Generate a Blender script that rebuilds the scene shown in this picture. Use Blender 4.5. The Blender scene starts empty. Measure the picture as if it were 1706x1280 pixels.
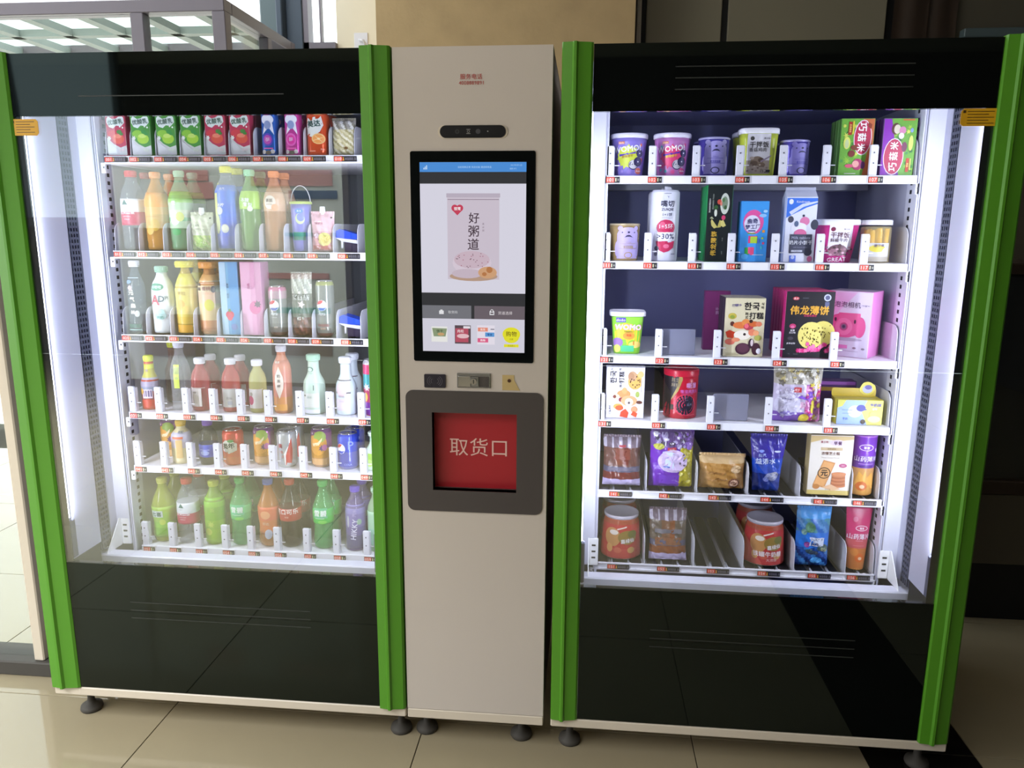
import bpy, math, random
from mathutils import Matrix, Vector
random.seed(7)
SC = bpy.context.scene
COL = SC.collection
PI = math.pi

# ---------------------------------------------------------------- camera
F, CP, YAW, PITCH, ROLL = 1258.35, (0.3958, -1.9305, 1.4911), 0.09382, 0.19933, -0.005825
def _axes():
    c, s = math.cos(YAW), math.sin(YAW)
    f0, r0, up = Vector((-s, c, 0)), Vector((c, s, 0)), Vector((0, 0, 1))
    cp, sp = math.cos(PITCH), math.sin(PITCH)
    f = f0*cp - up*sp
    d = -(up*cp + f0*sp)
    cr, sr = math.cos(ROLL), math.sin(ROLL)
    return r0*cr + d*sr, -r0*sr + d*cr, f
_r, _d, _f = _axes()
cd = bpy.data.cameras.new('camera'); cam = bpy.data.objects.new('camera', cd); COL.objects.link(cam)
M = Matrix(((_r.x, -_d.x, -_f.x, CP[0]), (_r.y, -_d.y, -_f.y, CP[1]), (_r.z, -_d.z, -_f.z, CP[2]), (0, 0, 0, 1)))
cam.matrix_world = M
cd.sensor_fit = 'HORIZONTAL'; cd.sensor_width = 36; cd.lens = 36*F/1706
cd.clip_start = 0.05; cd.clip_end = 200
SC.camera = cam

# ---------------------------------------------------------------- light, world, exposure
vs = SC.view_settings
vs.view_transform = 'Standard'; vs.look = 'None'; vs.gamma = 1; vs.exposure = 0.0
vs.use_curve_mapping = False
SC.cycles.use_denoising = True
SC.cycles.max_bounces = 8; SC.cycles.transparent_max_bounces = 24
SC.cycles.diffuse_bounces = 4; SC.cycles.glossy_bounces = 4
SC.cycles.sample_clamp_indirect = 6
W = bpy.data.worlds.new('sky'); SC.world = W; W.use_nodes = True
W.node_tree.nodes['Background'].inputs[0].default_value = (0.93, 0.97, 1.0, 1)
W.node_tree.nodes['Background'].inputs[1].default_value = 3.0
def area(name, loc, aim, sx, sy, power, col, spread=180):
    l = bpy.data.lights.new(name, 'AREA'); l.shape = 'RECTANGLE'; l.size = sx; l.size_y = sy
    l.energy = power; l.color = col; l.spread = math.radians(spread)
    o = bpy.data.objects.new(name, l); COL.objects.link(o); o.location = loc
    d = Vector(aim) - Vector(loc)
    o.rotation_euler = d.to_track_quat('-Z', 'Y').to_euler()
    return o
# window and side lamps: daylight falling in through the tall windows of the hall, behind and to the left of the camera
area('window_daylight', (-5.15, -5.3, 2.45), (-5.0, 0.0, 1.9), 2.1, 1.7, 15, (0.78, 0.9, 1.0))
area('side_daylight', (-5.9, -2.4, 1.6), (-1.0, -0.9, 0.9), 4.2, 2.6, 185, (0.98, 0.98, 1.0))
area('floor_fill', (-2.6, -2.8, 3.25), (-2.6, -2.8, 0), 2.4, 2.4, 230, (0.95, 0.985, 1.0), 115)  # added overhead lamp, brightens the hall floor that the glass mirrors
area('ceiling_lamp', (-0.9, -3.0, 3.2), (-0.6, -2.6, 0), 1.2, 1.2, 25, (1.0, 0.95, 0.88))

# ---------------------------------------------------------------- materials
def lin(c):
    if isinstance(c, str):
        c = c.lstrip('#'); c = c if len(c) == 6 else ''.join(q*2 for q in c); c = [int(c[i:i+2], 16)/255 for i in (0, 2, 4)]
    return tuple((x/12.92 if x <= 0.04045 else ((x+0.055)/1.055)**2.4) for x in c)
def mat(name, col=None, rough=0.5, metal=0.0, alpha=1.0, attr=False, coat=0.0, noise=None, bump=None, spec=0.5):
    m = bpy.data.materials.new(name); m.use_nodes = True
    nt = m.node_tree; b = nt.nodes['Principled BSDF']
    b.inputs['Roughness'].default_value = rough; b.inputs['Metallic'].default_value = metal
    b.inputs['Alpha'].default_value = alpha; b.inputs['Coat Weight'].default_value = coat
    b.inputs['Specular IOR Level'].default_value = spec
    if attr:
        a = nt.nodes.new('ShaderNodeAttribute'); a.attribute_name = 'tint'
        src = a.outputs['Color']
    else:
        rgb = nt.nodes.new('ShaderNodeRGB'); rgb.outputs[0].default_value = (*lin(col), 1); src = rgb.outputs[0]
    if noise:
        tc = nt.nodes.new('ShaderNodeTexCoord'); n = nt.nodes.new('ShaderNodeTexNoise')
        n.inputs['Scale'].default_value = noise[0]; n.inputs['Detail'].default_value = 5
        nt.links.new(tc.outputs['Object'], n.inputs['Vector'])
        mp = nt.nodes.new('ShaderNodeMapRange'); mp.inputs[1].default_value = 0.3; mp.inputs[2].default_value = 0.7
        mp.inputs[3].default_value = 1-noise[1]; mp.inputs[4].default_value = 1+noise[1]*0.4
        nt.links.new(n.outputs[0], mp.inputs[0])
        mx = nt.nodes.new('ShaderNodeVectorMath'); mx.operation = 'SCALE'
        nt.links.new(src, mx.inputs[0]); nt.links.new(mp.outputs[0], mx.inputs['Scale']); src = mx.outputs[0]
    nt.links.new(src, b.inputs['Base Color'])
    if bump:
        tc = nt.nodes.new('ShaderNodeTexCoord'); n = nt.nodes.new('ShaderNodeTexNoise')
        n.inputs['Scale'].default_value = bump[0]; n.inputs['Detail'].default_value = 3
        nt.links.new(tc.outputs['Object'], n.inputs['Vector'])
        bp = nt.nodes.new('ShaderNodeBump'); bp.inputs['Strength'].default_value = bump[1]; bp.inputs['Distance'].default_value = 0.004
        nt.links.new(n.outputs[0], bp.inputs['Height']); nt.links.new(bp.outputs[0], b.inputs['Normal'])
    return m
def glass_mat(name, f0, tint=(1, 1, 1), rough=0.0):
    """Sheet glass: Fresnel reflection over clear transmission."""
    m = bpy.data.materials.new(name); m.use_nodes = True; nt = m.node_tree; nt.nodes.clear()
    out = nt.nodes.new('ShaderNodeOutputMaterial'); mix = nt.nodes.new('ShaderNodeMixShader')
    tr = nt.nodes.new('ShaderNodeBsdfTransparent'); tr.inputs[0].default_value = (*tint, 1)
    gl = nt.nodes.new('ShaderNodeBsdfGlossy'); gl.inputs['Roughness'].default_value = rough; gl.inputs['Color'].default_value = (0.93, 1.0, 0.96, 1)
    g = nt.nodes.new('ShaderNodeNewGeometry'); dt = nt.nodes.new('ShaderNodeVectorMath'); dt.operation = 'DOT_PRODUCT'
    nt.links.new(g.outputs['Normal'], dt.inputs[0]); nt.links.new(g.outputs['Incoming'], dt.inputs[1])
    ab = nt.nodes.new('ShaderNodeMath'); ab.operation = 'ABSOLUTE'; nt.links.new(dt.outputs['Value'], ab.inputs[0])
    om = nt.nodes.new('ShaderNodeMath'); om.operation = 'SUBTRACT'; om.inputs[0].default_value = 1; nt.links.new(ab.outputs[0], om.inputs[1])
    pw = nt.nodes.new('ShaderNodeMath'); pw.operation = 'POWER'; nt.links.new(om.outputs[0], pw.inputs[0]); pw.inputs[1].default_value = 5
    ma = nt.nodes.new('ShaderNodeMath'); ma.operation = 'MULTIPLY_ADD'; nt.links.new(pw.outputs[0], ma.inputs[0])
    ma.inputs[1].default_value = 1-f0; ma.inputs[2].default_value = f0
    nt.links.new(ma.outputs[0], mix.inputs[0]); nt.links.new(tr.outputs[0], mix.inputs[1]); nt.links.new(gl.outputs[0], mix.inputs[2])
    nt.links.new(mix.outputs[0], out.inputs[0])
    return m
def emit(name, col, k, attr=False):
    m = bpy.data.materials.new(name); m.use_nodes = True; nt = m.node_tree; b = nt.nodes['Principled BSDF']
    b.inputs['Emission Strength'].default_value = k
    if attr:
        a = nt.nodes.new('ShaderNodeAttribute'); a.attribute_name = 'tint'
        nt.links.new(a.outputs['Color'], b.inputs['Emission Color'])
        b.inputs['Base Color'].default_value = (0.02, 0.02, 0.02, 1); b.inputs['Roughness'].default_value = 0.15
    else:
        b.inputs['Emission Color'].default_value = (*lin(col), 1); b.inputs['Base Color'].default_value = (*lin(col), 1)
    return m
M_ = dict(
    green=mat('green_paint', '#529423', 0.42, bump=(6, 0.12)),
    beige=mat('beige_powder_coat', '#cbc2bb', 0.42, noise=(1.5, 0.03)),
    plinth=mat('cream_metal', '#d8cdbd', 0.4, noise=(3, 0.04)),
    black=mat('black_glass', '#0a0c0b', 0.03, spec=0.5),
    matte_black=mat('matte_black', '#141517', 0.6),
    darkgrey=mat('dark_grey_plastic', '#46403f', 0.55),
    rubber=mat('rubber', '#45423e', 0.7),
    gasket=mat('gasket_rubber', '#4b4f66', 0.55),
    white=mat('white_metal', '#dfe0ee', 0.35),
    white2=mat('white_plastic', '#e6e6ee', 0.4),
    liner=mat('liner_metal', '#c3c4d8', 0.4),
    back=mat('cooler_back', '#8488bc', 0.4, noise=(2, 0.15)),
    back2=mat('cooler_back_pale', '#777b80', 0.45, noise=(2, 0.15)),
    steel=mat('steel', '#b9bbbf', 0.25, 1.0), chrome=mat('chrome', '#e0e0e0', 0.12, 1.0),
    red=mat('red_flap', '#a81d28', 0.45),
    print=mat('printed_ink', rough=0.45, attr=True),
    carton=mat('coated_carton', rough=0.38, attr=True),
    film=mat('plastic_film', rough=0.16, attr=True, bump=(60, 0.9)),
    plastic=mat('moulded_plastic', rough=0.28, attr=True),
    can=mat('painted_aluminium', rough=0.22, metal=0.35, attr=True),
    clear=mat('tinted_pet', rough=0.06, attr=True, alpha=0.62),
    clearer=mat('clear_pet', rough=0.05, attr=True, alpha=0.28),
    screen=emit('screen_image', '#000000', 0.9, attr=True),
    led=emit('led_strip', '#eef2ff', 9.0),
    glass=glass_mat('cooler_glass', 0.115, (0.96, 0.965, 0.97)),
    pane=glass_mat('window_glass', 0.03, (0.97, 0.99, 0.98)),
    tile=mat('polished_tile', '#a0957c', 0.07, noise=(2.2, 0.05)),
    sage=mat('sage_grey_metal', '#93a09c', 0.5), granite=mat('black_granite', '#121110', 0.06), grout=mat('grout', '#3c352c', 0.8),
    paving=mat('pale_paving', '#e9e6e0', 0.4),
    wall=mat('brown_beige_plaster', '#c4a87c', 0.8, noise=(7, 0.10), bump=(40, 0.25)),
    cream=mat('lit_plaster', '#efe6cf', 0.8, noise=(5, 0.04)),  # brightness by the window is put into this colour
    olive=mat('grey_olive_panel', '#8f8874', 0.5, noise=(1.3, 0.06)),
    brown=mat('dark_brown_wood', '#3a2c22', 0.5, noise=(3, 0.15)),
    darkwall=mat('dark_wall', '#5c574a', 0.6, noise=(2, 0.1)),
    ceil=mat('ceiling_paint', '#c9c5bb', 0.8),
    alu=mat('grey_aluminium', '#76707a', 0.4, 0.2), teal=mat('teal_grey_metal', '#56666a', 0.45), navy=mat('navy_grey_metal', '#3c4a5a', 0.45),
    board=mat('board_white', '#c8c8c2', 0.6), pink=mat('poster_red', '#c08a84', 0.6), curtain=mat('hall_dark', '#3a3a44', 0.7),
    tealp=mat('teal_print', '#4f9a8c', 0.6), beigewood=mat('hall_beige', '#8b7a62', 0.7), bluemat=mat('blue_curtain', '#334a66', 0.7),
)

M_['black'].node_tree.nodes['Principled BSDF'].inputs['Specular Tint'].default_value = (0.78, 1.0, 0.92, 1)
# ---------------------------------------------------------------- mesh builder
WORLD = {}
class MB:
    def __init__(s): s.v = []; s.f = []; s.c = []; s.sm = []
    def quad_ids(s, ids, col, smooth=False): s.f.append(ids); s.c.append(col); s.sm.append(smooth)
    def box(s, x0, x1, y0, y1, z0, z1, col='#ffffff', b=0.0):
        if b <= 0:
            i = len(s.v); s.v += [(x, y, z) for z in (z0, z1) for x, y in ((x0, y0), (x1, y0), (x1, y1), (x0, y1))]
            for q in ((0, 3, 2, 1), (4, 5, 6, 7), (0, 1, 5, 4), (1, 2, 6, 5), (2, 3, 7, 6), (3, 0, 4, 7)):
                s.quad_ids(tuple(i+k for k in q), col)
            return s
        # chamfered box: three nested slabs sharing edges
        def ring(z, e):
            j = len(s.v)
            s.v.extend([(x0+e+b, y0+e, z), (x1-e-b, y0+e, z), (x1-e, y0+e+b, z), (x1-e, y1-e-b, z), (x1-e-b, y1-e, z), (x0+e+b, y1-e, z), (x0+e, y1-e-b, z), (x0+e, y0+e+b, z)])
            return j
        rs = [ring(z0, b), ring(z0+b, 0), ring(z1-b, 0), ring(z1, b)]
        s.quad_ids(tuple(rs[0]+k for k in reversed(range(8))), col)
        s.quad_ids(tuple(rs[3]+k for k in range(8)), col)
        for a, c in zip(rs, rs[1:]):
            for k in range(8):
                s.quad_ids((a+k, a+(k+1) % 8, c+(k+1) % 8, c+k), col)
        return s
    def prism(s, pts, z0, z1, col='#ffffff', axis='z', smooth=False):
        """polygon in two axes extruded along the third"""
        i = len(s.v); n = len(pts)
        def P(a, b, h):
            return (a, b, h) if axis == 'z' else ((a, h, b) if axis == 'y' else (h, a, b))
        s.v += [P(a, b, z0) for a, b in pts] + [P(a, b, z1) for a, b in pts]
        s.quad_ids(tuple(i+k for k in range(n)), col); s.quad_ids(tuple(i+n+k for k in reversed(range(n))), col)
        for k in range(n): s.quad_ids((i+k, i+(k+1) % n, i+n+(k+1) % n, i+n+k), col, smooth)
        return s
    def lathe(s, prof, col='#ffffff', seg=28, n=2.0, sx=1.0, sy=1.0, o=(0, 0, 0)):
        """prof: (r, z[, colour of the band above]); closed at both ends when r is small"""
        base = len(s.v)
        for p in prof:
            for k in range(seg):
                a = -PI/2 + 2*PI*k/seg; c, q = math.cos(a), math.sin(a)
                x = math.copysign(abs(c)**(2/n), c)*p[0]*sx; y = math.copysign(abs(q)**(2/n), q)*p[0]*sy
                s.v.append((o[0]+x, o[1]+y, o[2]+p[1]))
        cc = col
        for j in range(len(prof)-1):
            if len(prof[j]) > 2: cc = prof[j][2]
            for k in range(seg):
                a = base+j*seg+k; b = base+j*seg+(k+1) % seg
                s.quad_ids((a, b, b+seg, a+seg), cc, True)
        s.quad_ids(tuple(base+k for k in reversed(range(seg))), prof[0][2] if len(prof[0]) > 2 else col)
        s.quad_ids(tuple(base+(len(prof)-1)*seg+k for k in range(seg)), cc)
        return s
    def tube(s, pts, r, col='#ffffff', seg=8):
        base = len(s.v); P = [Vector(p) for p in pts]
        for i, p in enumerate(P):
            d = (P[min(i+1, len(P)-1)]-P[max(i-1, 0)]).normalized()
            u = d.cross(Vector((0, 0, 1)) if abs(d.z) < 0.9 else Vector((0, 1, 0))).normalized(); w = d.cross(u)
            for k in range(seg):
                a = 2*PI*k/seg; q = p+u*r*math.cos(a)+w*r*math.sin(a); s.v.append(tuple(q))
        for j in range(len(P)-1):
            for k in range(seg):
                a = base+j*seg+k; b = base+j*seg+(k+1) % seg
                s.quad_ids((a, b, b+seg, a+seg), col, True)
        s.quad_ids(tuple(base+k for k in reversed(range(seg))), col); s.quad_ids(tuple(base+(len(P)-1)*seg+k for k in range(seg)), col)
        return s
    def grid(s, fn, nu, nv, col='#ffffff', smooth=True, colfn=None):
        base = len(s.v)
        for j in range(nv+1):
            for i in range(nu+1): s.v.append(tuple(fn(i/nu, j/nv)))
        for j in range(nv):
            for i in range(nu):
                a = base+j*(nu+1)+i
                s.quad_ids((a, a+1, a+nu+2, a+nu+1), colfn((i+.5)/nu, (j+.5)/nv) if colfn else col, smooth)
        return s
    def build(s, name, m, parent=None, local=False):
        me = bpy.data.meshes.new(name); me.from_pydata(s.v, [], s.f)
        me.polygons.foreach_set('use_smooth', s.sm)
        ca = me.color_attributes.new('tint', 'FLOAT_COLOR', 'CORNER')
        buf = []; cache = {}
        for f, c in zip(s.f, s.c):
            if c not in cache: cache[c] = (*lin(c), 1.0)
            buf += list(cache[c])*len(f)
        ca.data.foreach_set('color', buf)
        me.materials.append(M_[m] if isinstance(m, str) else m)
        me.validate()
        o = bpy.data.objects.new(name, me); COL.objects.link(o)
        if parent is not None:
            o.parent = parent
            if not local: o.matrix_parent_inverse = Matrix.Translation(-Vector(WORLD.get(parent.name, (0, 0, 0))))
        return o

def tag(o, label, cat, group=None, kind=None):
    if label: o['label'] = label
    if cat: o['category'] = cat
    if group: o['group'] = group
    if kind: o['kind'] = kind
    return o
def thing(name, label, cat, loc=(0, 0, 0), rz=0.0, group=None):
    o = bpy.data.objects.new(name, None); COL.objects.link(o); o.location = loc; o.rotation_euler.z = rz
    o.empty_display_size = 0.05; WORLD[o.name] = loc
    return tag(o, label, cat, group)
def struct(name, mb, m, label=None):
    o = mb.build(name, m); o['kind'] = 'structure'
    if label: o['label'] = label
    return o

# ---------------------------------------------------------------- lettering and flat print
_TX = {}
def glyphs(text):
    k = text
    if k not in _TX:
        cu = bpy.data.curves.new('lettering', 'FONT'); cu.body = text; cu.size = 1; cu.resolution_u = 2
        cu.space_character = 1.05
        ob = bpy.data.objects.new('lettering', cu); COL.objects.link(ob)
        me = ob.to_mesh()
        v = [(p.co.x, p.co.y) for p in me.vertices]; f = [tuple(p.vertices) for p in me.polygons]
        ob.to_mesh_clear(); bpy.data.objects.remove(ob); bpy.data.curves.remove(cu)
        x0, x1 = min(a for a, _ in v), max(a for a, _ in v); y0, y1 = min(b for _, b in v), max(b for _, b in v)
        h = (y1-y0) or 1
        _TX[k] = ([((a-(x0+x1)/2)/h, (b-(y0+y1)/2)/h) for a, b in v], f, (x1-x0)/h)
    return _TX[k]
def deco(items, surf, mb=None, off=0.0004, step=0.00012):
    """flat print laid on a surface; surf(u, v, offset) -> point"""
    mb = mb or MB(); step = min(step, .0016/max(1, len(items)))
    curved = getattr(surf, 'curved', False)
    def fan(cu_, cv_, pts, e, col, rings):
        b0 = len(mb.v); n = len(pts); mb.v.append(surf(cu_, cv_, e))
        for r in range(1, rings+1):
            q = r/rings; mb.v.extend(surf(cu_+(a-cu_)*q, cv_+(b-cv_)*q, e) for a, b in pts)
        for i in range(n):
            j = (i+1) % n; mb.quad_ids((b0, b0+1+i, b0+1+j), col)
            for r in range(rings-1):
                o = b0+1+r*n; mb.quad_ids((o+i, o+n+i, o+n+j, o+j), col)
    for n, it in enumerate(items):
        k = it[0]; e = off+n*step
        if k == 'r':
            _, u, v, w, h, col = it[:6]; rot = it[6] if len(it) > 6 else 0
            nx, nz = max(1, int(w/0.007)), max(1, int(h/0.03)); c, s = math.cos(rot), math.sin(rot)
            def fn(a, b):
                x, y = (a-.5)*w, (b-.5)*h
                return surf(u+x*c-y*s, v+x*s+y*c, e)
            mb.grid(fn, nx, nz, col)
        elif k == 'e':
            _, u, v, rx, ry, col = it[:6]; sg = 20 if rx > .003 else 10
            fan(u, v, [(u+rx*math.cos(2*PI*i/sg), v+ry*math.sin(2*PI*i/sg)) for i in range(sg)], e, col, 4 if rx > .012 else 2)
        elif k == 't':
            _, u, v, h, text, col = it[:6]; rot = it[6] if len(it) > 6 else 0; bold = it[7] if len(it) > 7 else 0.0
            vs_, fs, wd = glyphs(text); c, s = math.cos(rot), math.sin(rot); q = bold*.55
            for n_, (du, dv_) in enumerate(((-q, -q), (q, q), (q, -q)) if bold else ((0, 0),)):
                b0 = len(mb.v)
                mb.v += [surf(u+((a+du)*c-(b+dv_)*s)*h, v+((a+du)*s+(b+dv_)*c)*h, e+0.0005+n_*.00003) for a, b in vs_]
                for f in fs: mb.quad_ids(tuple(b0+i for i in f), col)
        elif k == 'p':
            _, pts, col = it; b0 = len(mb.v)
            if curved and max(a for a, _ in pts)-min(a for a, _ in pts) > .012:
                P2 = []
                for (a, b), (c, d) in zip(pts, pts[1:]+pts[:1]): P2 += [(a, b), ((a+c)/2, (b+d)/2)]
                fan(sum(a for a, _ in pts)/len(pts), sum(b for _, b in pts)/len(pts), P2, e, col, 4)
            else:
                mb.v += [surf(a, b, e) for a, b in pts]; mb.quad_ids(tuple(b0+i for i in range(len(pts))), col)
        elif k == 's':      # splat: jagged star
            _, u, v, r1, r2, cnt, col = it; pts = []
            for i in range(cnt*2):
                a = PI*i/cnt; r = r1 if i % 2 else r2*(0.85+0.3*((i*37) % 10)/10)
                pts.append((u+r*math.cos(a), v+r*math.sin(a)))
            fan(u, v, pts, e, col, 4 if r1 > .010 else 1)
    return mb
def surf_box(d): return lambda u, v, e: (u, -d/2-e, v)
def surf_lathe(prof, n=2.0, sx=1.0, sy=1.0):
    tab = []; s = 0; px = py = None; N = 240
    for i in range(N+1):
        a = -PI/2+PI*i/N; c, q = math.cos(a), math.sin(a)
        x = math.copysign(abs(c)**(2/n), c)*sx; y = math.copysign(abs(q)**(2/n), q)*sy
        if px is not None: s += math.hypot(x-px, y-py)
        tab.append((s, x, y)); px, py = x, y
    def R(z):
        for a, b in zip(prof, prof[1:]):
            if a[1] <= z <= b[1] and b[1] > a[1]: return a[0]+(b[0]-a[0])*(z-a[1])/(b[1]-a[1])
        return prof[-1][0] if z > prof[-1][1] else prof[0][0]
    def fn(u, v, e):
        r = max(R(v), 0.004); t = abs(u)/r; lo, hi = 0, N
        while hi-lo > 1:
            m = (lo+hi)//2
            if tab[m][0] < t: lo = m
            else: hi = m
        a, b = tab[lo], tab[hi]; k = min(1, max(0, (t-a[0])/max(1e-9, b[0]-a[0])))
        x, y = (a[1]+(b[1]-a[1])*k)*r, (a[2]+(b[2]-a[2])*k)*r
        L = math.hypot(x, y) or 1
        x, y = x*(1+e/L), y*(1+e/L)
        return (math.copysign(x, u) if u else x, y, v)
    fn.curved = True
    return fn

# ================================================================ THE SETTING
P = 0.811; GX, GY = -0.872, 0.130            # tile pitch and one joint crossing
fl = MB().box(-6.2, 5.0, -6.6, 2.75, -0.10, -0.004)
floor = struct('floor', fl, 'grout', 'cream polished floor tiles with thin dark joints')
tb = MB(); g = 0.0014
tb.box(g, P-g, g, P-g, -0.004, 0.0, b=0.0008)
tile0 = None
for i in range(-7, 8):
    for j in range(-8, 4):
        x, y = GX+i*P, GY+j*P
        if x > 4.6 or x < -6.2 or y < -6.5: continue
        if tile0 is None:
            tile0 = tb.build('floor_tile', 'tile', floor, local=True); t = tile0
        else:
            t = tile0.copy(); COL.objects.link(t)
        t.location = (x, y, 0)
band = None
for j in range(-8, 2):
    y = GY+j*P
    if band is None:
        band = MB().box(0, .322, g, P-g, -0.002, 0.0012, b=0.0006).build('floor_tile', 'granite', floor, local=True); t = band
    else:
        t = band.copy(); COL.objects.link(t)
    t.location = (1.238, y, 0)
band['label'] = 'black granite border tile'
struct('ground', MB().box(-30, -6.2, -8, 40, -0.1, 0.0).box(-6.2, 5, 2.75, 40, -0.1, 0.0), 'paving', 'pale sunlit paving outside')
struct('ceiling', MB().box(-6.2, 5, -6.6, 0.3, 3.3, 3.4).box(-1.05, 5, 0.3, 3.0, 3.3, 3.4), 'ceil')
# walls behind the machines
struct('wall_back', MB().box(-0.74, 0.625, 2.3, 2.6, 0, 3.3), 'wall', 'brown beige plastered wall behind the control column')
struct('wall_corner', MB().box(-1.052, -0.70, 2.6, 2.8, 0, 3.3), 'cream', 'plastered wall between window and brown wall, stronger light painted in as cream')  # paler than the brown wall: the stronger window light is painted in
sock = MB().box(-0.95, -0.87, 2.594, 2.6, 2.50, 2.60, b=0.002).tube([(-0.92, 2.585, 2.56), (-0.89, 2.575, 2.555), (-0.88, 2.59, 2.53)], 0.006)
tag(sock.build('wall_hook', 'white2'), 'small white hook plate on the cream wall above the drinks machine', 'hook')
dr = struct('door_1', MB().box(0.66, 2.32, 2.60, 2.66, 0, 3.3), 'matte_black', 'grey olive sliding door of tall panels')
for x0, x1 in ((0.700, 1.105), (1.140, 1.965)):
    MB().box(x0, x1, 2.575, 2.61, 0.02, 3.28, b=0.004).build('door_panel', 'olive', dr)
MB().box(0.648, 0.672, 2.55, 2.62, 0, 3.3, b=0.003).build('door_frame', 'plinth', dr)
struct('trim_1', MB().box(0.625, 0.642, 2.45, 2.62, 0, 3.3), 'brown', 'dark brown strip at the edge of the brown wall')
cu = MB()
def cf(u, v): return (1.99+0.335*u, 2.55+0.006*math.sin(u*15)+(.02 if u > .55 else 0), 3.3*v)
cu.grid(cf, 60, 2)
tag(cu.build('curtain', 'brown'), 'dark brown curtain hanging behind the snack machine, right of the sliding door', 'curtain')
struct('wall_right', MB().box(2.30, 5.0, 2.60, 2.7, 0, 3.3), 'darkwall', 'dark grey wall at the right')
tag(MB().box(2.34, 3.6, 2.50, 2.56, 2.50, 2.545, b=0.004).build('ledge', 'teal'), 'teal grey ledge on the dark wall above the snack machine', 'ledge')
# hall behind the photographer (seen in the reflections)
struct('wall_front', MB().box(-6.2, 5, -6.7, -6.6, 0, 3.4), 'curtain')
struct('wall_side', MB().box(4.6, 4.7, -6.6, 2.6, 0, 3.4), 'curtain')
struct('wall_left', MB().box(-6.3, -6.2, -6.6, 0.2, 0, 3.4), 'board')
bw = thing('window_3', None, None, (-4.6, -5.45, 0)); bw['kind'] = 'structure'
wf = MB()
for x in (-6.1, -5.15, -4.1): wf.box(x, x+0.06, -5.28, -5.22, 1.5, 3.3)
wf.box(-6.1, -4.04, -5.28, -5.22, 1.52, 1.6)
wf.build('window_frame', 'navy', bw)
# notice board standing in the hall
nb = thing('notice_board', 'white free-standing notice board with red and pink sheets, mirrored in the drinks machine glass', 'notice board', (-2.05, -3.2, 0))
MB().box(-2.88, -1.24, -3.22, -3.19, 0.42, 1.95, b=0.004).build('board_panel', 'board', nb)
MB().box(-2.92, -2.88, -3.23, -3.18, 0, 2.0).box(-1.24, -1.20, -3.23, -3.18, 0, 2.0).box(-2.92, -1.20, -3.23, -3.18, 1.95, 2.0).build('board_frame', 'brown', nb)
for x0, x1, z0, z1, m in ((-1.88, -1.31, 1.785, 1.89, 'pink'), (-2.48, -2.15, 1.70, 1.81, 'pink'), (-2.45, -2.18, 1.82, 1.89, 'pink'), (-1.62, -1.28, 1.70, 1.755, 'bluemat'),
                         (-1.66, -1.30, 1.45, 1.475, 'tealp'), (-2.3, -1.9, 1.1, 1.3, 'beigewood'), (-1.8, -1.36, 1.16, 1.20, 'pink'), (-1.75, -1.36, 0.92, 0.96, 'tealp'),
                         (-1.8, -1.36, 0.62, 0.82, 'beigewood'), (-2.75, -2.35, 1.35, 1.5, 'beigewood'), (-2.75, -2.3, 0.6, 0.9, 'beigewood')):
    MB().box(x0, x1, -3.187, -3.184, z0, z1).build('sheet', m, nb)
tag(MB().box(-1.15, -0.95, -3.4, -3.2, 0, 2.1, b=0.01).build('cupboard', 'curtain'), 'narrow dark cupboard standing beside the notice board in the hall', 'cupboard')
# glazed front left of the machines
w1 = thing('window_1', None, None, (-3.8, 0.25, 0)); w1['kind'] = 'structure'
w1['label'] = 'floor-length glazed front beside the drinks machine'
MB().box(-6.2, -1.2, 0.222, 0.34, 0, 0.052, b=0.004).build('threshold', 'rubber', w1)
fr = MB().box(-1.433, -1.396, 0.235, 0.30, 0.052, 3.3, b=0.004)
fr.build('window_frame', 'plinth', w1)
MB().box(-1.396, -1.20, 0.262, 0.30, 0.052, 1.9).build('side_panel', 'matte_black', w1)
MB().box(-6.2, -1.433, 0.262, 0.268, 0.052, 3.3).build('pane', 'pane', w1)
# window and columns beyond
w2 = thing('window_2', None, None, (-1.15, 2.6, 0)); w2['kind'] = 'structure'
w2['label'] = 'tall window beside the cream wall'
MB().box(-1.235, -1.205, 2.56, 2.64, 0, 3.3).box(-1.235, -1.05, 2.56, 2.64, 2.50, 2.545).box(-1.145, -1.135, 2.58, 2.62, 2.545, 3.3).build('window_frame', 'alu', w2)
MB().box(-1.205, -1.05, 2.60, 2.604, 2.545, 3.3).build('pane', 'pane', w2)
struct('trim_2', MB().box(-1.49, -1.37, 2.56, 2.75, 0, 3.3, b=0.01), 'teal', 'teal grey column')
struct('trim_3', MB().box(-1.37, -1.335, 2.5, 2.6, 0, 3.3, b=0.005).box(-1.33, -1.235, 2.55, 2.7, 0, 3.3, b=0.005), 'navy', 'blue grey column')
# glass-roofed lobby seen over the drinks machine
lb = thing('glass_lobby', 'grey metal lobby with a flat glass roof, seen over the drinks machine', 'lobby', (-2.4, 1.6, 0))
zt = 2.515
MB().box(-4.2, -1.25, 1.60, 1.68, zt-0.055, zt, b=0.003).build('roof_beam', 'alu', lb)
MB().box(-1.33, -1.25, 1.68, 2.40, zt-0.055, zt, b=0.003).build('roof_beam', 'alu', lb)
MB().box(-4.2, -1.25, 2.40, 2.46, zt-0.055, zt, b=0.003).build('roof_beam', 'alu', lb)
for x in (-3.30, -2.46, -1.70, -1.31):
    MB().box(x, x+0.062, 1.60, 1.66, 0, zt-0.055, b=0.003).build('post', 'alu', lb)
MB().box(-1.30, -1.25, 2.08, 2.13, 0, zt-0.055, b=0.003).build('post', 'alu', lb)
MB().box(-4.2, -1.33, 2.00, 2.055, zt-0.05, zt-0.015).build('roof_bar', 'sage', lb)
for k in range(10):
    x = -4.05+k*0.29
    MB().box(x, x+0.055, 1.68, 2.40, zt-0.05, zt-0.015).build('roof_bar', 'sage', lb)
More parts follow.
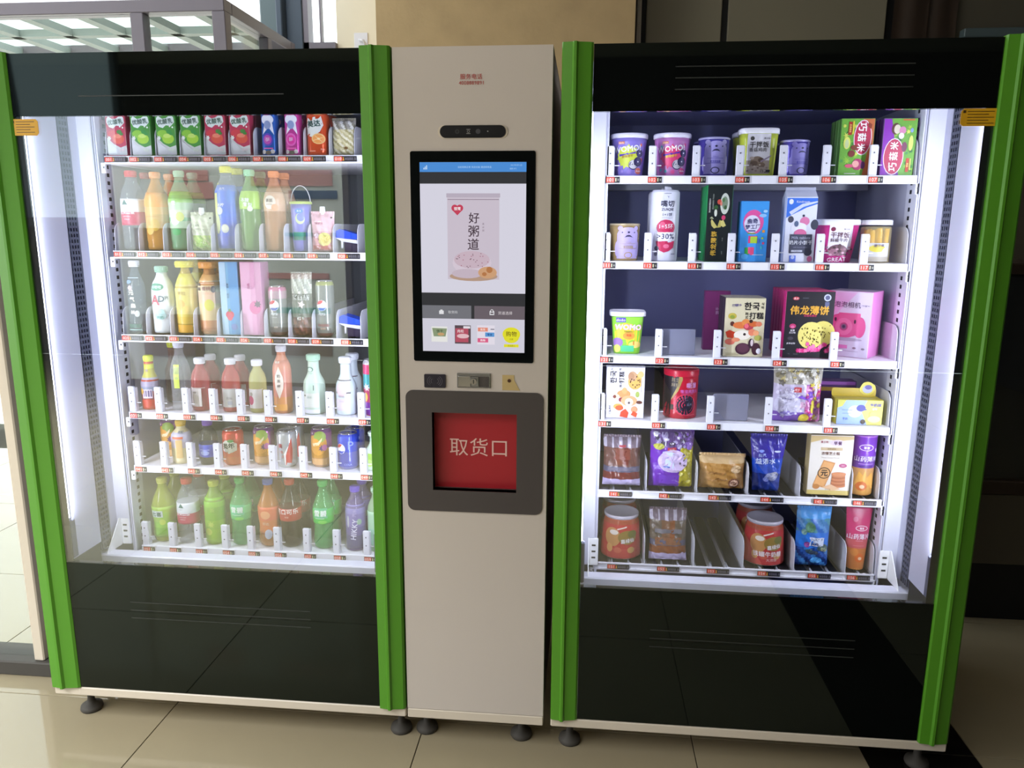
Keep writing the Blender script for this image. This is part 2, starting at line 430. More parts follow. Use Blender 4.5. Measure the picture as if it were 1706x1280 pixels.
MB().box(-4.2, -1.30, 1.68, 2.40, zt-0.012, zt-0.004).build('roof_pane', 'pane', lb)
MB().box(-4.2, -1.3, 1.625, 1.631, 0.1, zt-0.055).build('pane', 'pane', lb)
MB().box(-1.285, -1.279, 1.68, 2.08, 0.1, zt-0.055).build('pane', 'pane', lb)
# street wall beyond, pale
struct('wall_street', MB().box(-14, -1.6, 9.0, 9.3, 0, 1.1).box(-14, -1.6, 8.5, 9.0, 0, 0.25), 'cream')
# dark display cabinet at the right
kb = thing('display_cabinet', 'dark glass-fronted display cabinet on a black plinth at the right edge', 'cabinet', (2.6, 1.2, 0))
MB().box(1.75, 3.6, 0.985, 1.5, 0, 0.235).build('plinth', 'matte_black', kb)
MB().box(1.75, 3.6, 0.97, 1.5, 0.235, 0.52, b=0.004).build('body', 'darkwall', kb)
MB().box(1.75, 3.6, 0.962, 1.5, 0.52, 0.575, b=0.004).build('rail', 'brown', kb)
MB().box(1.75, 3.6, 1.0, 1.5, 0.575, 1.35, b=0.004).build('case', 'matte_black', kb)
MB().box(1.76, 3.58, 0.975, 0.98, 0.58, 1.34).build('pane', 'pane', kb)
MB().box(1.75, 3.6, 0.965, 1.5, 1.35, 1.39, b=0.004).build('top_board', 'brown', kb)

# ================================================================ THE MACHINES
ZT, ZB, ZG, G0, G1 = 1.93, 0.10, 0.129, 0.535, 1.777
YL = 0.26                                     # front of the shelves
def trim_profile(x0, x1):
    """cross-section of the green extrusion: two flats and a raised ridge"""
    w = x1-x0
    q = [(0, 0.03), (0, -0.004), (0.03, -0.010), (0.33, -0.013), (0.38, -0.019), (0.46, -0.019), (0.52, -0.012), (0.93, -0.006), (1.0, -0.001), (1.0, 0.03)]
    return [(x0+a*w, y) for a, y in q]
def foot(root, x, y):
    MB().lathe([(0.030, 0.0), (0.033, 0.006), (0.031, 0.016), (0.012, 0.026), (0.010, 0.040), (0.010, 0.101)], seg=20, o=(x, y, 0)).build('foot', 'rubber', root)
def vending(X0, X1, XI, XJ, sx0, sx1, name, label, dark, frit):
    cx = (X0+X1)/2
    root = thing(name, label, 'vending machine', (cx, 0.4, 0))
    b = lambda m: m
    # base and cabinet shell (open towards the glass)
    MB().box(X0, X1, 0.0, 0.80, ZB, ZG-0.001, b=0.003).build('base_plinth', 'plinth', root)
    sh = MB()
    sh.box(X0+.004, X0+.05, 0.165, 0.80, ZG, ZT-.005); sh.box(X1-.05, X1-.004, 0.165, 0.80, ZG, ZT-.005)
    sh.box(X0+.05, X1-.05, 0.76, 0.80, ZG, ZT-.005); sh.box(X0+.05, X1-.05, 0.165, 0.76, 1.86, ZT-.005)
    sh.build('cabinet', 'white', root)
    MB().box(X0+.05, X1-.05, 0.74, 0.76, 0.40, 1.86).build('back_panel', 'back' if dark else 'back2', root)
    MB().box(X0+.05, X1-.05, 0.27, 0.74, 0.385, 0.40).build('cavity_floor', 'back', root)
    MB().box(X0+.05, X1-.05, 0.30, 0.74, 1.84, 1.86).build('cavity_roof', 'back', root)
    # front sill with a rounded lip
    MB().prism([(0.165, 0.385), (0.165, 0.482), (0.168, 0.486), (0.205, 0.486), (0.208, 0.482), (0.208, 0.385)], X0+.026, X1-.026, axis='x').build('sill', 'white', root)
    # front frame uprights, inner side walls
    for s, xa in ((1, X0), (-1, X1)):
        def bx(a, c, y0, y1, z0, z1, bb=0.0):
            p, q = xa+s*a, xa+s*c
            return MB().box(min(p, q), max(p, q), y0, y1, z0, z1, b=bb)
        io = (XI-X0) if s == 1 else (X1-XJ)          # inner edge of the door opening
        bx(io-.028, io+.042, .250, .258, .486, 1.84, .002).build('frame_upright', 'white', root)
        bx(io+.042, io+.046, .258, .74, .40, 1.84).build('side_wall', 'liner', root)
        bx(io+.046, io+.050, .262, .330, .45, 1.84).build('slotted_upright', 'white', root)
        sl = MB(); z = .47
        while z < 1.83:
            p, q = xa+s*(io+.0492), xa+s*(io+.0506)
            sl.box(min(p, q), max(p, q), .296, .308, z, z+.011); z += .0235
        o = sl.build('slots', 'matte_black', root); o['kind'] = 'stuff'
        # door liner, gasket, lip, LED lamp
        bx(io-.004, io, .034, .163, .53, 1.80).build('door_liner', 'liner', root)
        gk = MB()
        for k in range(8):
            p, q = xa+s*(io-.012), xa+s*(io-.001 if k % 2 else io-.005)
            gk.box(min(p, q), max(p, q), .165+.006*k, .171+.006*k, .50, 1.82)
        z = .52
        while z < 1.80:
            p, q = xa+s*(io-.006), xa+s*(io+.0005)
            gk.box(min(p, q), max(p, q), .167, .211, z, z+.007); z += .0165
        gk.build('door_gasket', 'gasket', root)
        bx(io-.012, io, .214, .250, .50, 1.82).build('frame_lip', 'liner', root)
        bx(.0, io-.005, .020, .163, ZG, ZT).build('door_stile', 'matte_black', root)
        ld = bx(io-.003, io+.003, .022, .033, .66, 1.776, .001)
        ld.build('light_strip', 'led', root)
        bx(io-.003, io+.010, .020, .045, .537, .655, .003).build('strip_socket', 'gasket', root)
        la = bpy.data.lights.new('light_strip_lamp', 'AREA'); la.shape = 'RECTANGLE'; la.size = 0.012; la.size_y = 1.12; la.energy = LEDP[dark]; la.color = (0.80, 0.85, 1.0)
        lo = bpy.data.objects.new('light_strip_lamp', la); COL.objects.link(lo)
        lo.location = (xa+s*(io+.006), .034, 1.215)
        d = Vector((s*1.0, 0.75, 0)).normalized()
        z_ = -d; y_ = Vector((0, 0, 1)); x_ = y_.cross(z_)
        lo.matrix_world = Matrix.Translation(lo.location) @ Matrix((x_, y_, z_)).transposed().to_4x4()
        # corner bracket on the sill
        p = xa+s*.100; br = MB()
        br.prism([(.17, .486), (.255, .486), (.255, .575), (.243, .575)], min(p, p-s*.003), max(p, p-s*.003), axis='x')
        br.box(min(p, p+s*.028), max(p, p+s*.028), .249, .255, .486, .575, b=.002)
        for zz in (.51, .53, .55): br.box(min(p+s*.008, p+s*.02), max(p+s*.008, p+s*.02), .2475, .2490, zz, zz+.005, '#222222')
        br.build('corner_bracket', 'print', root)
        # green extrusion
        a, c = (X0, XI) if s == 1 else (XJ, X1)
        MB().prism(trim_profile(a, c), ZG+.001, ZT+.003, axis='z').build('edge_trim', 'green', root)
    # glazed door: dark printed glass above and below, clear pane between
    for nm, z0, z1 in (('header_panel', G1, ZT), ('kick_panel', ZG+.002, G0)):
        o = MB().box(XI+.0005, XJ-.0005, 0.0, 0.018, z0, z1).build(nm, 'black', root)
        zl = (1.8763, 1.8508, 1.8251) if nm == 'header_panel' else (.419, .394, .369)
        if nm == 'header_panel' and not dark: zl = zl[2:]
        m = MB()
        for z in zl: m.box(cx-.272, cx+.272, -0.0008, 0.0, z-.0012, z+.0012, '#303332')
        m.build('pinstripe', 'print', o)
    MB().box(XI+.0005, XJ-.0005, 0.0, 0.004, G0, G1).build('glass_pane', 'glass', root)
    fb = MB()
    if frit[0]: fb.box(XI, XI+.020, .0042, .006, G0, G1)
    if frit[1]: fb.box(XJ-.020, XJ, .0042, .006, G0, G1)
    fb.build('border_band', 'matte_black', root)
    for x, y in ((X0+.055, .08), (X1-.035, .08), (X0+.055, .70), (X1-.035, .70)): foot(root, x, y)
    return root
LEDP = {True: 5.4, False: 4.2}
RX0, RX1, RXI, RXJ = 0.3303, 1.4125, 0.4052, 1.3330
LX0, LX1, LXI, LXJ = -1.1801, -0.0905, -1.0925, -0.1666
snack = vending(RX0, RX1, RXI, RXJ, .447, 1.279, 'vending_machine', 'green-edged snack vending machine on the right, stocked with boxes, cups and bags', True, (False, True))
drink = vending(LX0, LX1, LXI, LXJ, -1.022, -.19, 'vending_machine', 'green-edged drinks vending machine on the left, stocked with bottles, cans and cartons', False, (True, False))
# yellow warning stickers on the glass
def sticker(root, x0, x1, z0, z1, corner):
    w, h = x1-x0, z1-z0; it = []
    c = .006
    pts = [(x0+c, z0), (x1-c, z0), (x1, z0+c), (x1, z1-c), (x1-c, z1), (x0+c, z1), (x0, z1-c), (x0, z0+c)]
    mb = MB().prism(pts, -.0012, -.0002, '#d9a41c', axis='y')
    for k in range(5):
        zz = z1-.006-k*.0065
        mb.box(x0+.014, x1-.01-(k % 2)*.012, -.0016, -.0012, zz-.0014, zz, '#4a3410')
    mb.box(x0+.004, x0+.010, -.0016, -.0012, z1-.010, z1-.004, '#4a3410')
    mb.build('warning_sticker', 'print', root)
sticker(drink, -1.101, -1.026, 1.729, 1.770, 0)
sticker(snack, 1.256, 1.339, 1.737, 1.776, 0)



# ---- shelves
def price_tag(sh, x, z, text, wide):
    w, h = (.067 if wide else .0385), (.0150 if wide else .0165)
    y = YL-.0032
    m = MB().box(x, x+w, y, YL-.0004, z-h/2, z+h/2, '#17161a', b=.0006)
    if not wide: m.box(x-.002, x+w+.002, y+.0012, YL-.0004, z-h/2-.002, z+h/2+.002, '#e8e4ea')
    rw = .024 if wide else .0225
    S = lambda u, v, e: (u, y-e, v)
    it = [('r', x+.001+rw/2, z, rw, h*.86, '#e2503c'), ('t', x+.001+rw/2, z, h*.56, text, '#ffe3d6', 0, .03)]
    if wide:
        it += [('r', x+rw+.0045, z, .0022, h*.6, '#f0a83a'), ('r', x+rw+.0045, z-.0035, .004, h*.2, '#f0a83a'), ('t', x+rw+.025, z, h*.55, '¥888.8', '#77727f', 0, .02)]
    else:
        it += [('r', x+rw+.0050, z, .0026, h*.55, '#efe3b0'), ('t', x+rw+.0115, z, h*.42, '¥', '#9c9a90', 0, .03)]
    deco(it, S, m, off=.0003)
    m.build('price_tag', 'print', sh)
def lane_stop(sh, xr, z, h=.080):
    m = MB().box(xr-.0195, xr, YL+.002, YL+.012, z, z+h, '#e4e4ee', b=.0012)
    m.box(xr-.001, xr+.002, YL+.004, YL+.020, z, z+h-.004, '#cfcfda')
    for q in (.72, .38):
        m.lathe([(.0021, 0), (.0021, .0009)], '#55555f', seg=8, o=(0, 0, 0)) if 0 else m.box(xr-.0115, xr-.0080, YL+.0012, YL+.0021, z+h*q, z+h*q+.0036, '#5b5b66')
    m.box(xr+.002, xr+.016, YL+.010, YL+.0125, z+h*.33, z+h*.36, '#d8d8e0')
    m.build('lane_stop', 'print', sh)
def divider(sh, x, z, h, y1=.70, th=.0018, col='#cfcfda'):
    y0 = YL+.010; r = min(.03, h*.45)
    pts = [(y0, z)]
    for k in range(7):
        a = PI-PI/2*k/6; pts.append((y0+.004+r+r*math.cos(a), z+h-r+r*math.sin(a)))
    pts += [(y1, z+h), (y1, z)]
    MB().prism(pts, x-th/2, x+th/2, col, axis='x').build('lane_divider', 'print', sh)
def shelf(root, x0, x1, zs, kind, lanes, tags, wide_tags, nums, stops=(), divs=(), pushers=()):
    if kind == 'A':
        m = MB().prism([(YL, zs-.022), (YL, zs-.001), (YL+.001, zs), (.70, zs), (.70, zs-.003), (YL+.012, zs-.003), (YL+.012, zs-.022)], x0, x1, '#eeeef6', axis='x')
        m.box(x0, x1, .62, .70, zs-.02, zs-.003, '#b9bac6')
        sh = m.build('shelf', 'print', root)
        for xr in stops: lane_stop(sh, xr, zs)
        for xd in divs: divider(sh, xd, zs, .10 if len(divs) < 3 else .022)
    else:
        m = MB().prism([(YL, zs-.024), (YL, zs-.0185), (YL+.003, zs-.0185), (YL+.003, zs-.0045), (YL, zs-.0045), (YL, zs-.001), (YL+.006, zs-.001), (YL+.006, zs-.020), (.70, zs-.020), (.70, zs-.024)], x0, x1, '#eeeef6', axis='x')
        sh = m.build('shelf', 'print', root)
        # roller beds: dark belts between white rails, a white roller end each
        ls = sorted(divs)
        for a, c in zip(ls, ls[1:]+[x1]):
            w = c-a; bed = MB()
            n = 3 if w > .1 else 2
            for k in range(n):
                xa = a+w*(k+.5)/n
                bed.box(xa-w/n*.34, xa+w/n*.34, YL+.014, .69, zs-.018, zs-.004, '#17181c', b=.002)
                bed.tube([(xa-w/n*.40, YL+.012, zs-.008), (xa-w/n*.40, YL+.05, zs-.008)], .0035, '#9a9ba4', 8)
            bed.lathe([(.0005, -.004), (.005, -.002), (.005, .002), (.0005, .004)], '#e4e4ea', 12, o=(a+w*.72, YL+.012, zs-.006))
            bed.build('roller_bed', 'plastic', sh)
        for xd in divs: divider(sh, xd, zs-.018, (.105 if root is snack else .100), col='#cdcdd6')
    for x, t in zip(tags, nums): price_tag(sh, x, zs-(.0115 if kind == 'A' else .0115), t, wide_tags)
    # end clip holding the shelf to the upright
    for xe, s in ((x0, -1), (x1, 1)):
        m = MB().box(min(xe, xe+s*.014), max(xe, xe+s*.014), YL+.002, YL+.010, zs-.050, zs-.020, '#f2f2f8', b=.001)
        m.box(xe+s*.005-.002, xe+s*.005+.002, YL+.0012, YL+.0022, zs-.036, zs-.031, '#33333a')
        m.build('shelf_clip', 'print', sh)
    return sh
RZ = dict(R1=1.645, R2=1.410, R3=1.138, R4=.945, R5=.728, R6=.493)
LZ = dict(L1=1.7035, L2=1.4285, L3=1.174, L4=.928, L5=.7515, L6=.479)
def plate(sh, x0, x1, zs, h):
    MB().box(x0, x1, YL+.028, YL+.032, zs+.002, zs+h, '#8d8fa6', b=.0012).build('pusher_plate', 'clear', sh)
st = [.4695, .5848, .7039, .8216, .9366, 1.0504, 1.1724]
shelf(snack, .447, 1.279, RZ['R1'], 'A', 7, [x-.0205 for x in st], False, ['101', '102', '103', '104', '105', '106', '107'], st, [1.2775])
st = [.4655, .5818, .7052, .8126, .9319, 1.0532, 1.1716]
shelf(snack, .447, 1.279, RZ['R2'], 'A', 7, [x-.0205 for x in st], False, ['111', '112', '113', '114', '115', '116', '117'], st, [1.2775])
st = [.4641, .6237, .7897, .955, 1.114]
s3 = shelf(snack, .447, 1.279, RZ['R3'], 'A', 5, [x-.0170 for x in st], False, ['121', '122', '123', '124', '125'], st, [1.2775])
st = [.4639, .6219, .7813, .9471, 1.1123]
s4 = shelf(snack, .447, 1.279, RZ['R4'], 'A', 5, [x-.0170 for x in st], False, ['131', '132', '133', '134', '135'], st, [1.2775])
plate(s3, .6265, .722, RZ['R3'], .078); plate(s4, .7835, .885, RZ['R4'], .082)
shelf(snack, .4435, 1.279, RZ['R5'], 'B', 6, [.4864, .6348, .7797, .9315, 1.0842, 1.1958], True, ['141', '142', '143', '144', '145', '146'], (), [.4455, .5974, .7473, .8967, 1.0466, 1.1954, 1.2717])
shelf(snack, .4435, 1.279, RZ['R6'], 'B', 6, [.4874, .6392, .7884, .9389, 1.0868, 1.2001], True, ['151', '152', '153', '154', '155', '156'], (), [.4459, .6009, .7506, .898, 1.048, 1.1979, 1.2775])
dv = [-1.0212, -.945, -.8676, -.7925, -.7175, -.6428, -.568, -.4928, -.4185, -.3434, -.2692, -.2180]
for r, base in (('L1', 1), ('L2', 11), ('L3', 21)):
    shelf(drink, -1.0225, -.2175, LZ[r], 'B', 11, [x+.0015 + (.016 if i == 9 else 0) for i, x in enumerate(dv[:10])], True, ['%03d' % (base+i) for i in range(10)], (), dv)
for r, st, base in (('L4', [-1.0013, -.9152, -.8258, -.7375, -.6497, -.5611, -.4597, -.3648, -.2649], 31), ('L5', [-1.0015, -.9132, -.8254, -.7363, -.6477, -.5559, -.4581, -.3606, -.2641], 41),
                    ('L6', [-.9993, -.9098, -.8213, -.7302, -.6445, -.5564, -.4585, -.3612, -.2623], 51)):
    shelf(drink, -1.0225, -.2175, LZ[r], 'A', 9, [x-.016 for x in st], False, ['%03d' % (base+i) for i in range(9)], st, ())

# ---- control column
col = thing('control_column', 'beige control column with touchscreen and red pickup flap between the two machines', 'vending column', (.112, .4, 0))
CX0, CX1 = -.0853, .3086
fx0, fx1, fz0, fz1 = .0005, .2275, .8005, 1.0175       # pickup opening
# front face built round the pickup opening and the screen recess
fp = MB()
for x0, x1, z0, z1 in ((CX0, CX1, 1.0175, ZT), (CX0, CX1, .131, .8005), (CX0, fx0, .8005, 1.0175), (fx1, CX1, .8005, 1.0175)):
    fp.box(x0, x1, 0, .02, z0, z1)
fp.build('front_plate', 'beige', col)
MB().box(CX0, CX0+.004, .02, .80, .131, ZT).box(CX1-.004, CX1, .02, .80, .131, ZT).box(CX0, CX1, .79, .80, .131, ZT).box(CX0, CX1, .02, .8, ZT-.004, ZT).build('casing', 'beige', col)
MB().box(CX0, CX1, .0, .80, ZB, .1285, b=.002).build('base_plinth', 'plinth', col)
for x, y in ((-.048, .09), (.24, .09), (-.048, .7), (.24, .7)): foot(col, x, y)
flat = lambda y: (lambda u, v, e: (u, y-e, v))
deco([('t', .110, 1.8600, .0125, '服务电话', '#b0413c', 0, .01), ('t', .110, 1.8455, .0085, '4008889891', '#b0413c', 0, .01)], flat(0)).build('phone_lettering', 'print', col)
def rrect(x0, x1, z0, z1, r, n=8):
    pts = []
    for cx, cz, a0 in ((x1-r, z1-r, 0), (x0+r, z1-r, 90), (x0+r, z0+r, 180), (x1-r, z0+r, 270)):
        for k in range(n+1):
            a = math.radians(a0+90*k/n); pts.append((cx+r*math.cos(a), cz+r*math.sin(a)))
    return pts
MB().prism(rrect(.026, .034+.166, 1.7155, 1.7480, .0162), -.0015, .0, axis='y').build('camera_rim', 'plinth', col)
cb = MB().prism(rrect(.0315, .1955, 1.7170, 1.7468, .0148), -.003, .0, '#161618', axis='y')
deco([('e', .075, 1.732, .0055, .0055, '#3a3a3c'), ('e', .075, 1.732, .003, .003, '#222224'), ('e', .127, 1.732, .0060, .0060, '#4a4a4e'), ('e', .151, 1.732, .0015, .0015, '#b0b0b0'),
      ('r', .103, 1.737, .010, .0012, '#a0a0a0'), ('r', .103, 1.727, .010, .0012, '#a0a0a0'), ('e', .103, 1.732, .0035, .0035, '#8a8a8a'), ('e', .103, 1.732, .0022, .0022, '#161618')], flat(-.003), cb)
cb.build('camera_bar', 'plastic', col)
# touchscreen
sc = MB().prism(rrect(-.0450, .2695, 1.1560, 1.6860, .005), -.0025, .0, axis='y').build('screen_bezel', 'black', col)
S = flat(-.0026)
it = [('r', .1130, 1.4215, .268, .477, '#2e2f33'),
      ('r', .1130, 1.6475, .268, .0235, '#4a90dc'), ('t', .118, 1.6475, .0050, '当前网络正常 欢迎光临 请选择商品', '#b9dcff'), ('t', .222, 1.652, .0040, '2021年5月12日', '#b9dcff'), ('t', .214, 1.6435, .0040, '温度 8℃', '#b9dcff'),
      ('r', -.010, 1.644, .0022, .004, '#cfe6ff'), ('r', -.0065, 1.6455, .0022, .007, '#cfe6ff'), ('r', -.003, 1.647, .0022, .010, '#cfe6ff'),
      ('r', .1130, 1.4715, .268, .272, '#dcdae8'),
      # picture of a porridge can
      ('r', .1140, 1.4730, .132, .205, '#cfc4d2'), ('r', .1140, 1.5790, .136, .010, '#bdb2c2'), ('r', .1140, 1.5690, .130, .002, '#9d8d9d'),
      ('e', .1140, 1.3780, .062, .012, '#b99a86'), ('e', .1100, 1.4120, .050, .030, '#d9cbd9'), ('e', .1100, 1.4200, .046, .022, '#cdb6c4'), ('e', .098, 1.385, .040, .012, '#c9b8c6'), ('e', .150, 1.388, .024, .015, '#d2a27a'), ('e', .155, 1.395, .008, .008, '#b97a4a'), ('e', .142, 1.384, .006, .005, '#b97a4a')]
random.seed(3)
for k in range(26):
    a, r = random.random()*6.28, random.random()**.5
    it.append(('e', .110+.044*r*math.cos(a), 1.419+.020*r*math.sin(a), .0013, .0011, random.choice(['#7d4a5a', '#5a3d4d', '#a0506a'])))
it += [('e', .0672, 1.5480, .0085, .0085, '#c8405c'), ('e', .0802, 1.5480, .0085, .0085, '#c8405c'), ('p', [(.0595, 1.5445), (.0737, 1.5300), (.0880, 1.5445), (.0737, 1.551)], '#c8405c'), ('t', .0740, 1.5465, .0080, '银鹭', '#ffffff', 0, .02),
       ('t', .1160, 1.5240, .0260, '好', '#4a3a46', 0, .02), ('t', .1150, 1.4915, .0270, '粥', '#4a3a46', 0, .02), ('t', .1140, 1.4590, .0280, '道', '#4a3a46', 0, .02),
       ('t', .1395, 1.5090, .0050, '黑', '#7a6a76'), ('t', .1395, 1.5010, .0050, '米', '#7a6a76'), ('t', .1395, 1.4930, .0050, '粥', '#7a6a76')]
it += [('r', .0440, 1.2860, .128, .034, '#74757c'), ('r', .1810, 1.2860, .130, .034, '#6a6068'), ('t', .060, 1.2860, .0075, '取货码', '#d8d8dc'), ('r', .030, 1.2850, .012, .009, '#e8e8ec'), ('r', .030, 1.2905, .006, .003, '#e8e8ec'),
       ('t', .196, 1.2855, .0085, '货道选择', '#e0d8dc'), ('r', .1615, 1.2850, .012, .010, '#e8e8ec'), ('e', .1615, 1.2905, .004, .004, '#e8e8ec'), ('e', .1615, 1.2905, .0025, .0025, '#6a6068'), ('r', .1615, 1.2845, .008, .004, '#6a6068'),
       ('r', .1130, 1.2260, .266, .086, '#d6d4e2'),
       ('r', .0240, 1.2280, .042, .040, '#ecece8'), ('p', [(.005, 1.2440), (.044, 1.2430), (.040, 1.2220), (.009, 1.2220)], '#8a9a78'), ('t', .025, 1.236, .008, '饼干', '#3a4a2a', 0, .03), ('e', .028, 1.228, .009, .004, '#c9a070'),
       ('r', .0855, 1.2280, .042, .048, '#5a4a52'), ('r', .0830, 1.2260, .034, .036, '#b85064'), ('r', .096, 1.247, .018, .006, '#e8e4ec'), ('e', .086, 1.224, .016, .006, '#e6c0c6'), ('t', .080, 1.237, .008, '肉松', '#f0dde0', 0, .03),
       ('r', .1460, 1.2280, .046, .050, '#e8e2ee'), ('r', .1380, 1.2420, .026, .010, '#e8907a'), ('r', .1560, 1.2290, .024, .011, '#5a9ad8'), ('r', .1380, 1.2140, .028, .011, '#e0608a'), ('r', .163, 1.243, .010, .002, '#4a4a60'),
       ('t', .138, 1.242, .006, '欢乐', '#ffffff', 0, .02), ('t', .156, 1.229, .006, '零食', '#1a3a80', 0, .02), ('t', .138, 1.214, .006, '购物', '#ffffff', 0, .02),
       ('e', .2120, 1.2310, .023, .018, '#e6e22a'), ('e', .2120, 1.2240, .020, .016, '#e6e22a'), ('t', .2120, 1.2320, .013, '购物', '#6a5a10', 0, .02), ('t', .212, 1.2180, .0045, '优惠', '#8a8010'), ('r', .2120, 1.2010, .038, .0075, '#e6e22a'), ('t', .212, 1.2010, .0045, '点击进入', '#6a6010')]
deco(it, S, None, off=.0001, step=.00002).build('screen_image', 'screen', sc, local=False)
# reader, lock, coin outlet
rd = MB().prism(rrect(-.0185, .0385, 1.0850, 1.1210, .003), -.004, 0, '#2b2833', axis='y')
for k, r in enumerate((.020, .015, .010)):
    for s in (-1, 1):
        rd.tube([(.010+s*r*math.cos(a), -.0042, 1.103+r*.8*math.sin(a)) for a in [(-.9+.3*i) for i in range(7)]], .0006, '#6a6672', 5)
rd.build('card_reader', 'plastic', col)
lk = MB().box(.0690, .1575, -.004, 0, 1.0870, 1.1260, '#a8a39b', b=.001).build('lock_plate', 'steel', col)
MB().box(.0720, .1060, -.0075, -.004, 1.0900, 1.1180, '#dddddd', b=.001).build('latch', 'chrome', lk)
MB().box(.1060, .1270, -.0065, -.004, 1.0900, 1.1180, '#dddddd', b=.001).build('lock_body', 'steel', lk)
MB().prism([(.1140+.0085*math.cos(2*PI*k/20), 1.1050+.0085*math.sin(2*PI*k/20)) for k in range(20)], -.0105, -.0065, '#ccc', axis='y').build('lock_cylinder', 'chrome', lk)
MB().box(.1130, .1150, -.0110, -.0105, 1.1000, 1.1100, '#111').build('keyhole', 'matte_black', lk)
MB().box(.1275, .1545, -.0048, -.004, 1.0900, 1.1180, '#fff').build('lock_recess', 'darkgrey', lk)
cn = MB().prism([(.1885, 1.0825), (.2350, 1.0825), (.2290, 1.0935), (.2200, 1.1100), (.2200, 1.1230), (.1885, 1.1230)], -.0010, 0, '#c3ab76', axis='y')
cn.prism([(.2070+.0048*math.cos(2*PI*k/16), 1.1080+.0048*math.sin(2*PI*k/16)) for k in range(16)], -.0016, -.001, '#4a2c18', axis='y')
cn.build('brass_label', 'print', col)
# pickup hatch: rounded dark surround with a red flap set back
outer = rrect(-.0700, .2975, .7405, 1.0770, .020, 6); n = len(outer)
ix0, ix1, iz0, iz1 = fx0, fx1, fz0, fz1
def inner_pt(x, z):
    cx, cz = (ix0+ix1)/2, (iz0+iz1)/2; dx, dz = x-cx, z-cz
    k = min(((ix1-ix0)/2)/max(abs(dx), 1e-6), ((iz1-iz0)/2)/max(abs(dz), 1e-6)); return cx+dx*k, cz+dz*k
ou = []
for i in range(n):
    a, b2 = outer[i], outer[(i+1) % n]
    L = math.hypot(b2[0]-a[0], b2[1]-a[1]); m = max(1, int(L/.02))
    for k in range(m): ou.append((a[0]+(b2[0]-a[0])*k/m, a[1]+(b2[1]-a[1])*k/m))
inn = [inner_pt(*p) for p in ou]
for cxy in ((ix0, iz0), (ix0, iz1), (ix1, iz0), (ix1, iz1)):
    j = min(range(len(inn)), key=lambda i: (inn[i][0]-cxy[0])**2+(inn[i][1]-cxy[1])**2); inn[j] = cxy
sr = MB(); n = len(ou)
sr.v = [(x, -.003, z) for x, z in ou]+[(x, -.003, z) for x, z in inn]+[(x, 0, z) for x, z in ou]+[(x, .028, z) for x, z in inn]
for i in range(n):
    j = (i+1) % n
    sr.quad_ids((i, j, n+j, n+i), '#fff'); sr.quad_ids((2*n+i, 2*n+j, j, i), '#fff'); sr.quad_ids((n+i, n+j, 3*n+j, 3*n+i), '#fff')
sr.build('pickup_surround', 'darkgrey', col)
fp = MB().box(fx0-.003, fx1+.003, .0285, .033, fz0-.003, fz1+.003, '#fff').build('pickup_flap', 'red', col)
deco([('t', .1205, .9165, .0500, '取货口', '#e9c0b8', 0, 0.0)], flat(.0285)).build('flap_lettering', 'print', fp)

# ================================================================ THE GOODS
YF = .285
ORD = {1: 'second', 2: 'third', 3: 'fourth', 4: 'fifth'}
def put(name, label, cat, x, z, yf, d, rz=0.0, group=None):
    return thing(name, label, cat, (x, yf+d/2, z+.0005), rz, group)
def twin(root, dx, dy, label, group=None):
    """a copy of a thing and of its parts, standing behind it in the lane"""
    r = root.copy(); COL.objects.link(r); r.location = root.location+Vector((0, dy, 0)); r['label'] = label
    for ch in list(root.children):
        c = ch.copy(); COL.objects.link(c); c.parent = r
        for g2 in list(ch.children):
            e = g2.copy(); COL.objects.link(e); e.parent = c
    if group: r['group'] = group; root['group'] = group
    return r

def tub(label, x, z, w, h, wb, body, lid, items, n=2.0, sy=1.0, lid_h=.012, bands=None, mat_='plastic', rim=.003, yf=YF, rz=0.0, cat='snack cup', name='snack_cup', lidmat='plastic', group=None, lens=None):
    R, Rb = w/2, wb/2
    t = put(name, label, cat, x, z, yf, w*sy, rz, group)
    prof = [(Rb-.002, 0, body), (Rb, .002, body)]
    for k in range(1, 9): prof.append((Rb+(R-rim-Rb)*k/8, .002+(h-lid_h-.002)*k/8, (bands or {}).get(k, body)))
    prof[-1] = (prof[-1][0], prof[-1][1], body)
    MB().lathe(prof, body, 36, n, 1, sy).build('body', mat_, t, local=True)
    l = [(R-rim, h-lid_h), (R, h-lid_h+.001), (R, h-.003), (R-.002, h), (R-.008, h), (R-.0095, h-.002), (.002, h-.002)]
    MB().lathe(l, lid, 36, n, 1, sy).build('lid', lidmat, t, local=True)
    deco(items, surf_lathe([(p[0], p[1]) for p in prof], n, 1, sy)).build('printed_label', 'print', t, local=True)
    return t
def carton(label, x, z, w, h, d, face, items, side=None, top=None, rz=0.0, yf=YF, cat='snack box', name='snack_box', lean=0.0, group=None, m='carton', seam=True):
    t = put(name, label, cat, x, z, yf, d, rz, group)
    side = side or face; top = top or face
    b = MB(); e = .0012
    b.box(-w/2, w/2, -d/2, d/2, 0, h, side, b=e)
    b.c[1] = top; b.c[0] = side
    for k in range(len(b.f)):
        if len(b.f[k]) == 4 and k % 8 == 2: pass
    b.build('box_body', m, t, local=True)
    f = MB().box(-w/2+.001, w/2-.001, -d/2-.0006, -d/2+.0005, .001, h-.001, face)
    if seam: f.box(-w/2+.002, w/2-.002, -d/2+d*.45, -d/2+d*.48, h, h+.0004, '#777777')
    deco(items, surf_box(d+.0012), f)
    f.build('printed_front', 'print', t, local=True)
    return t
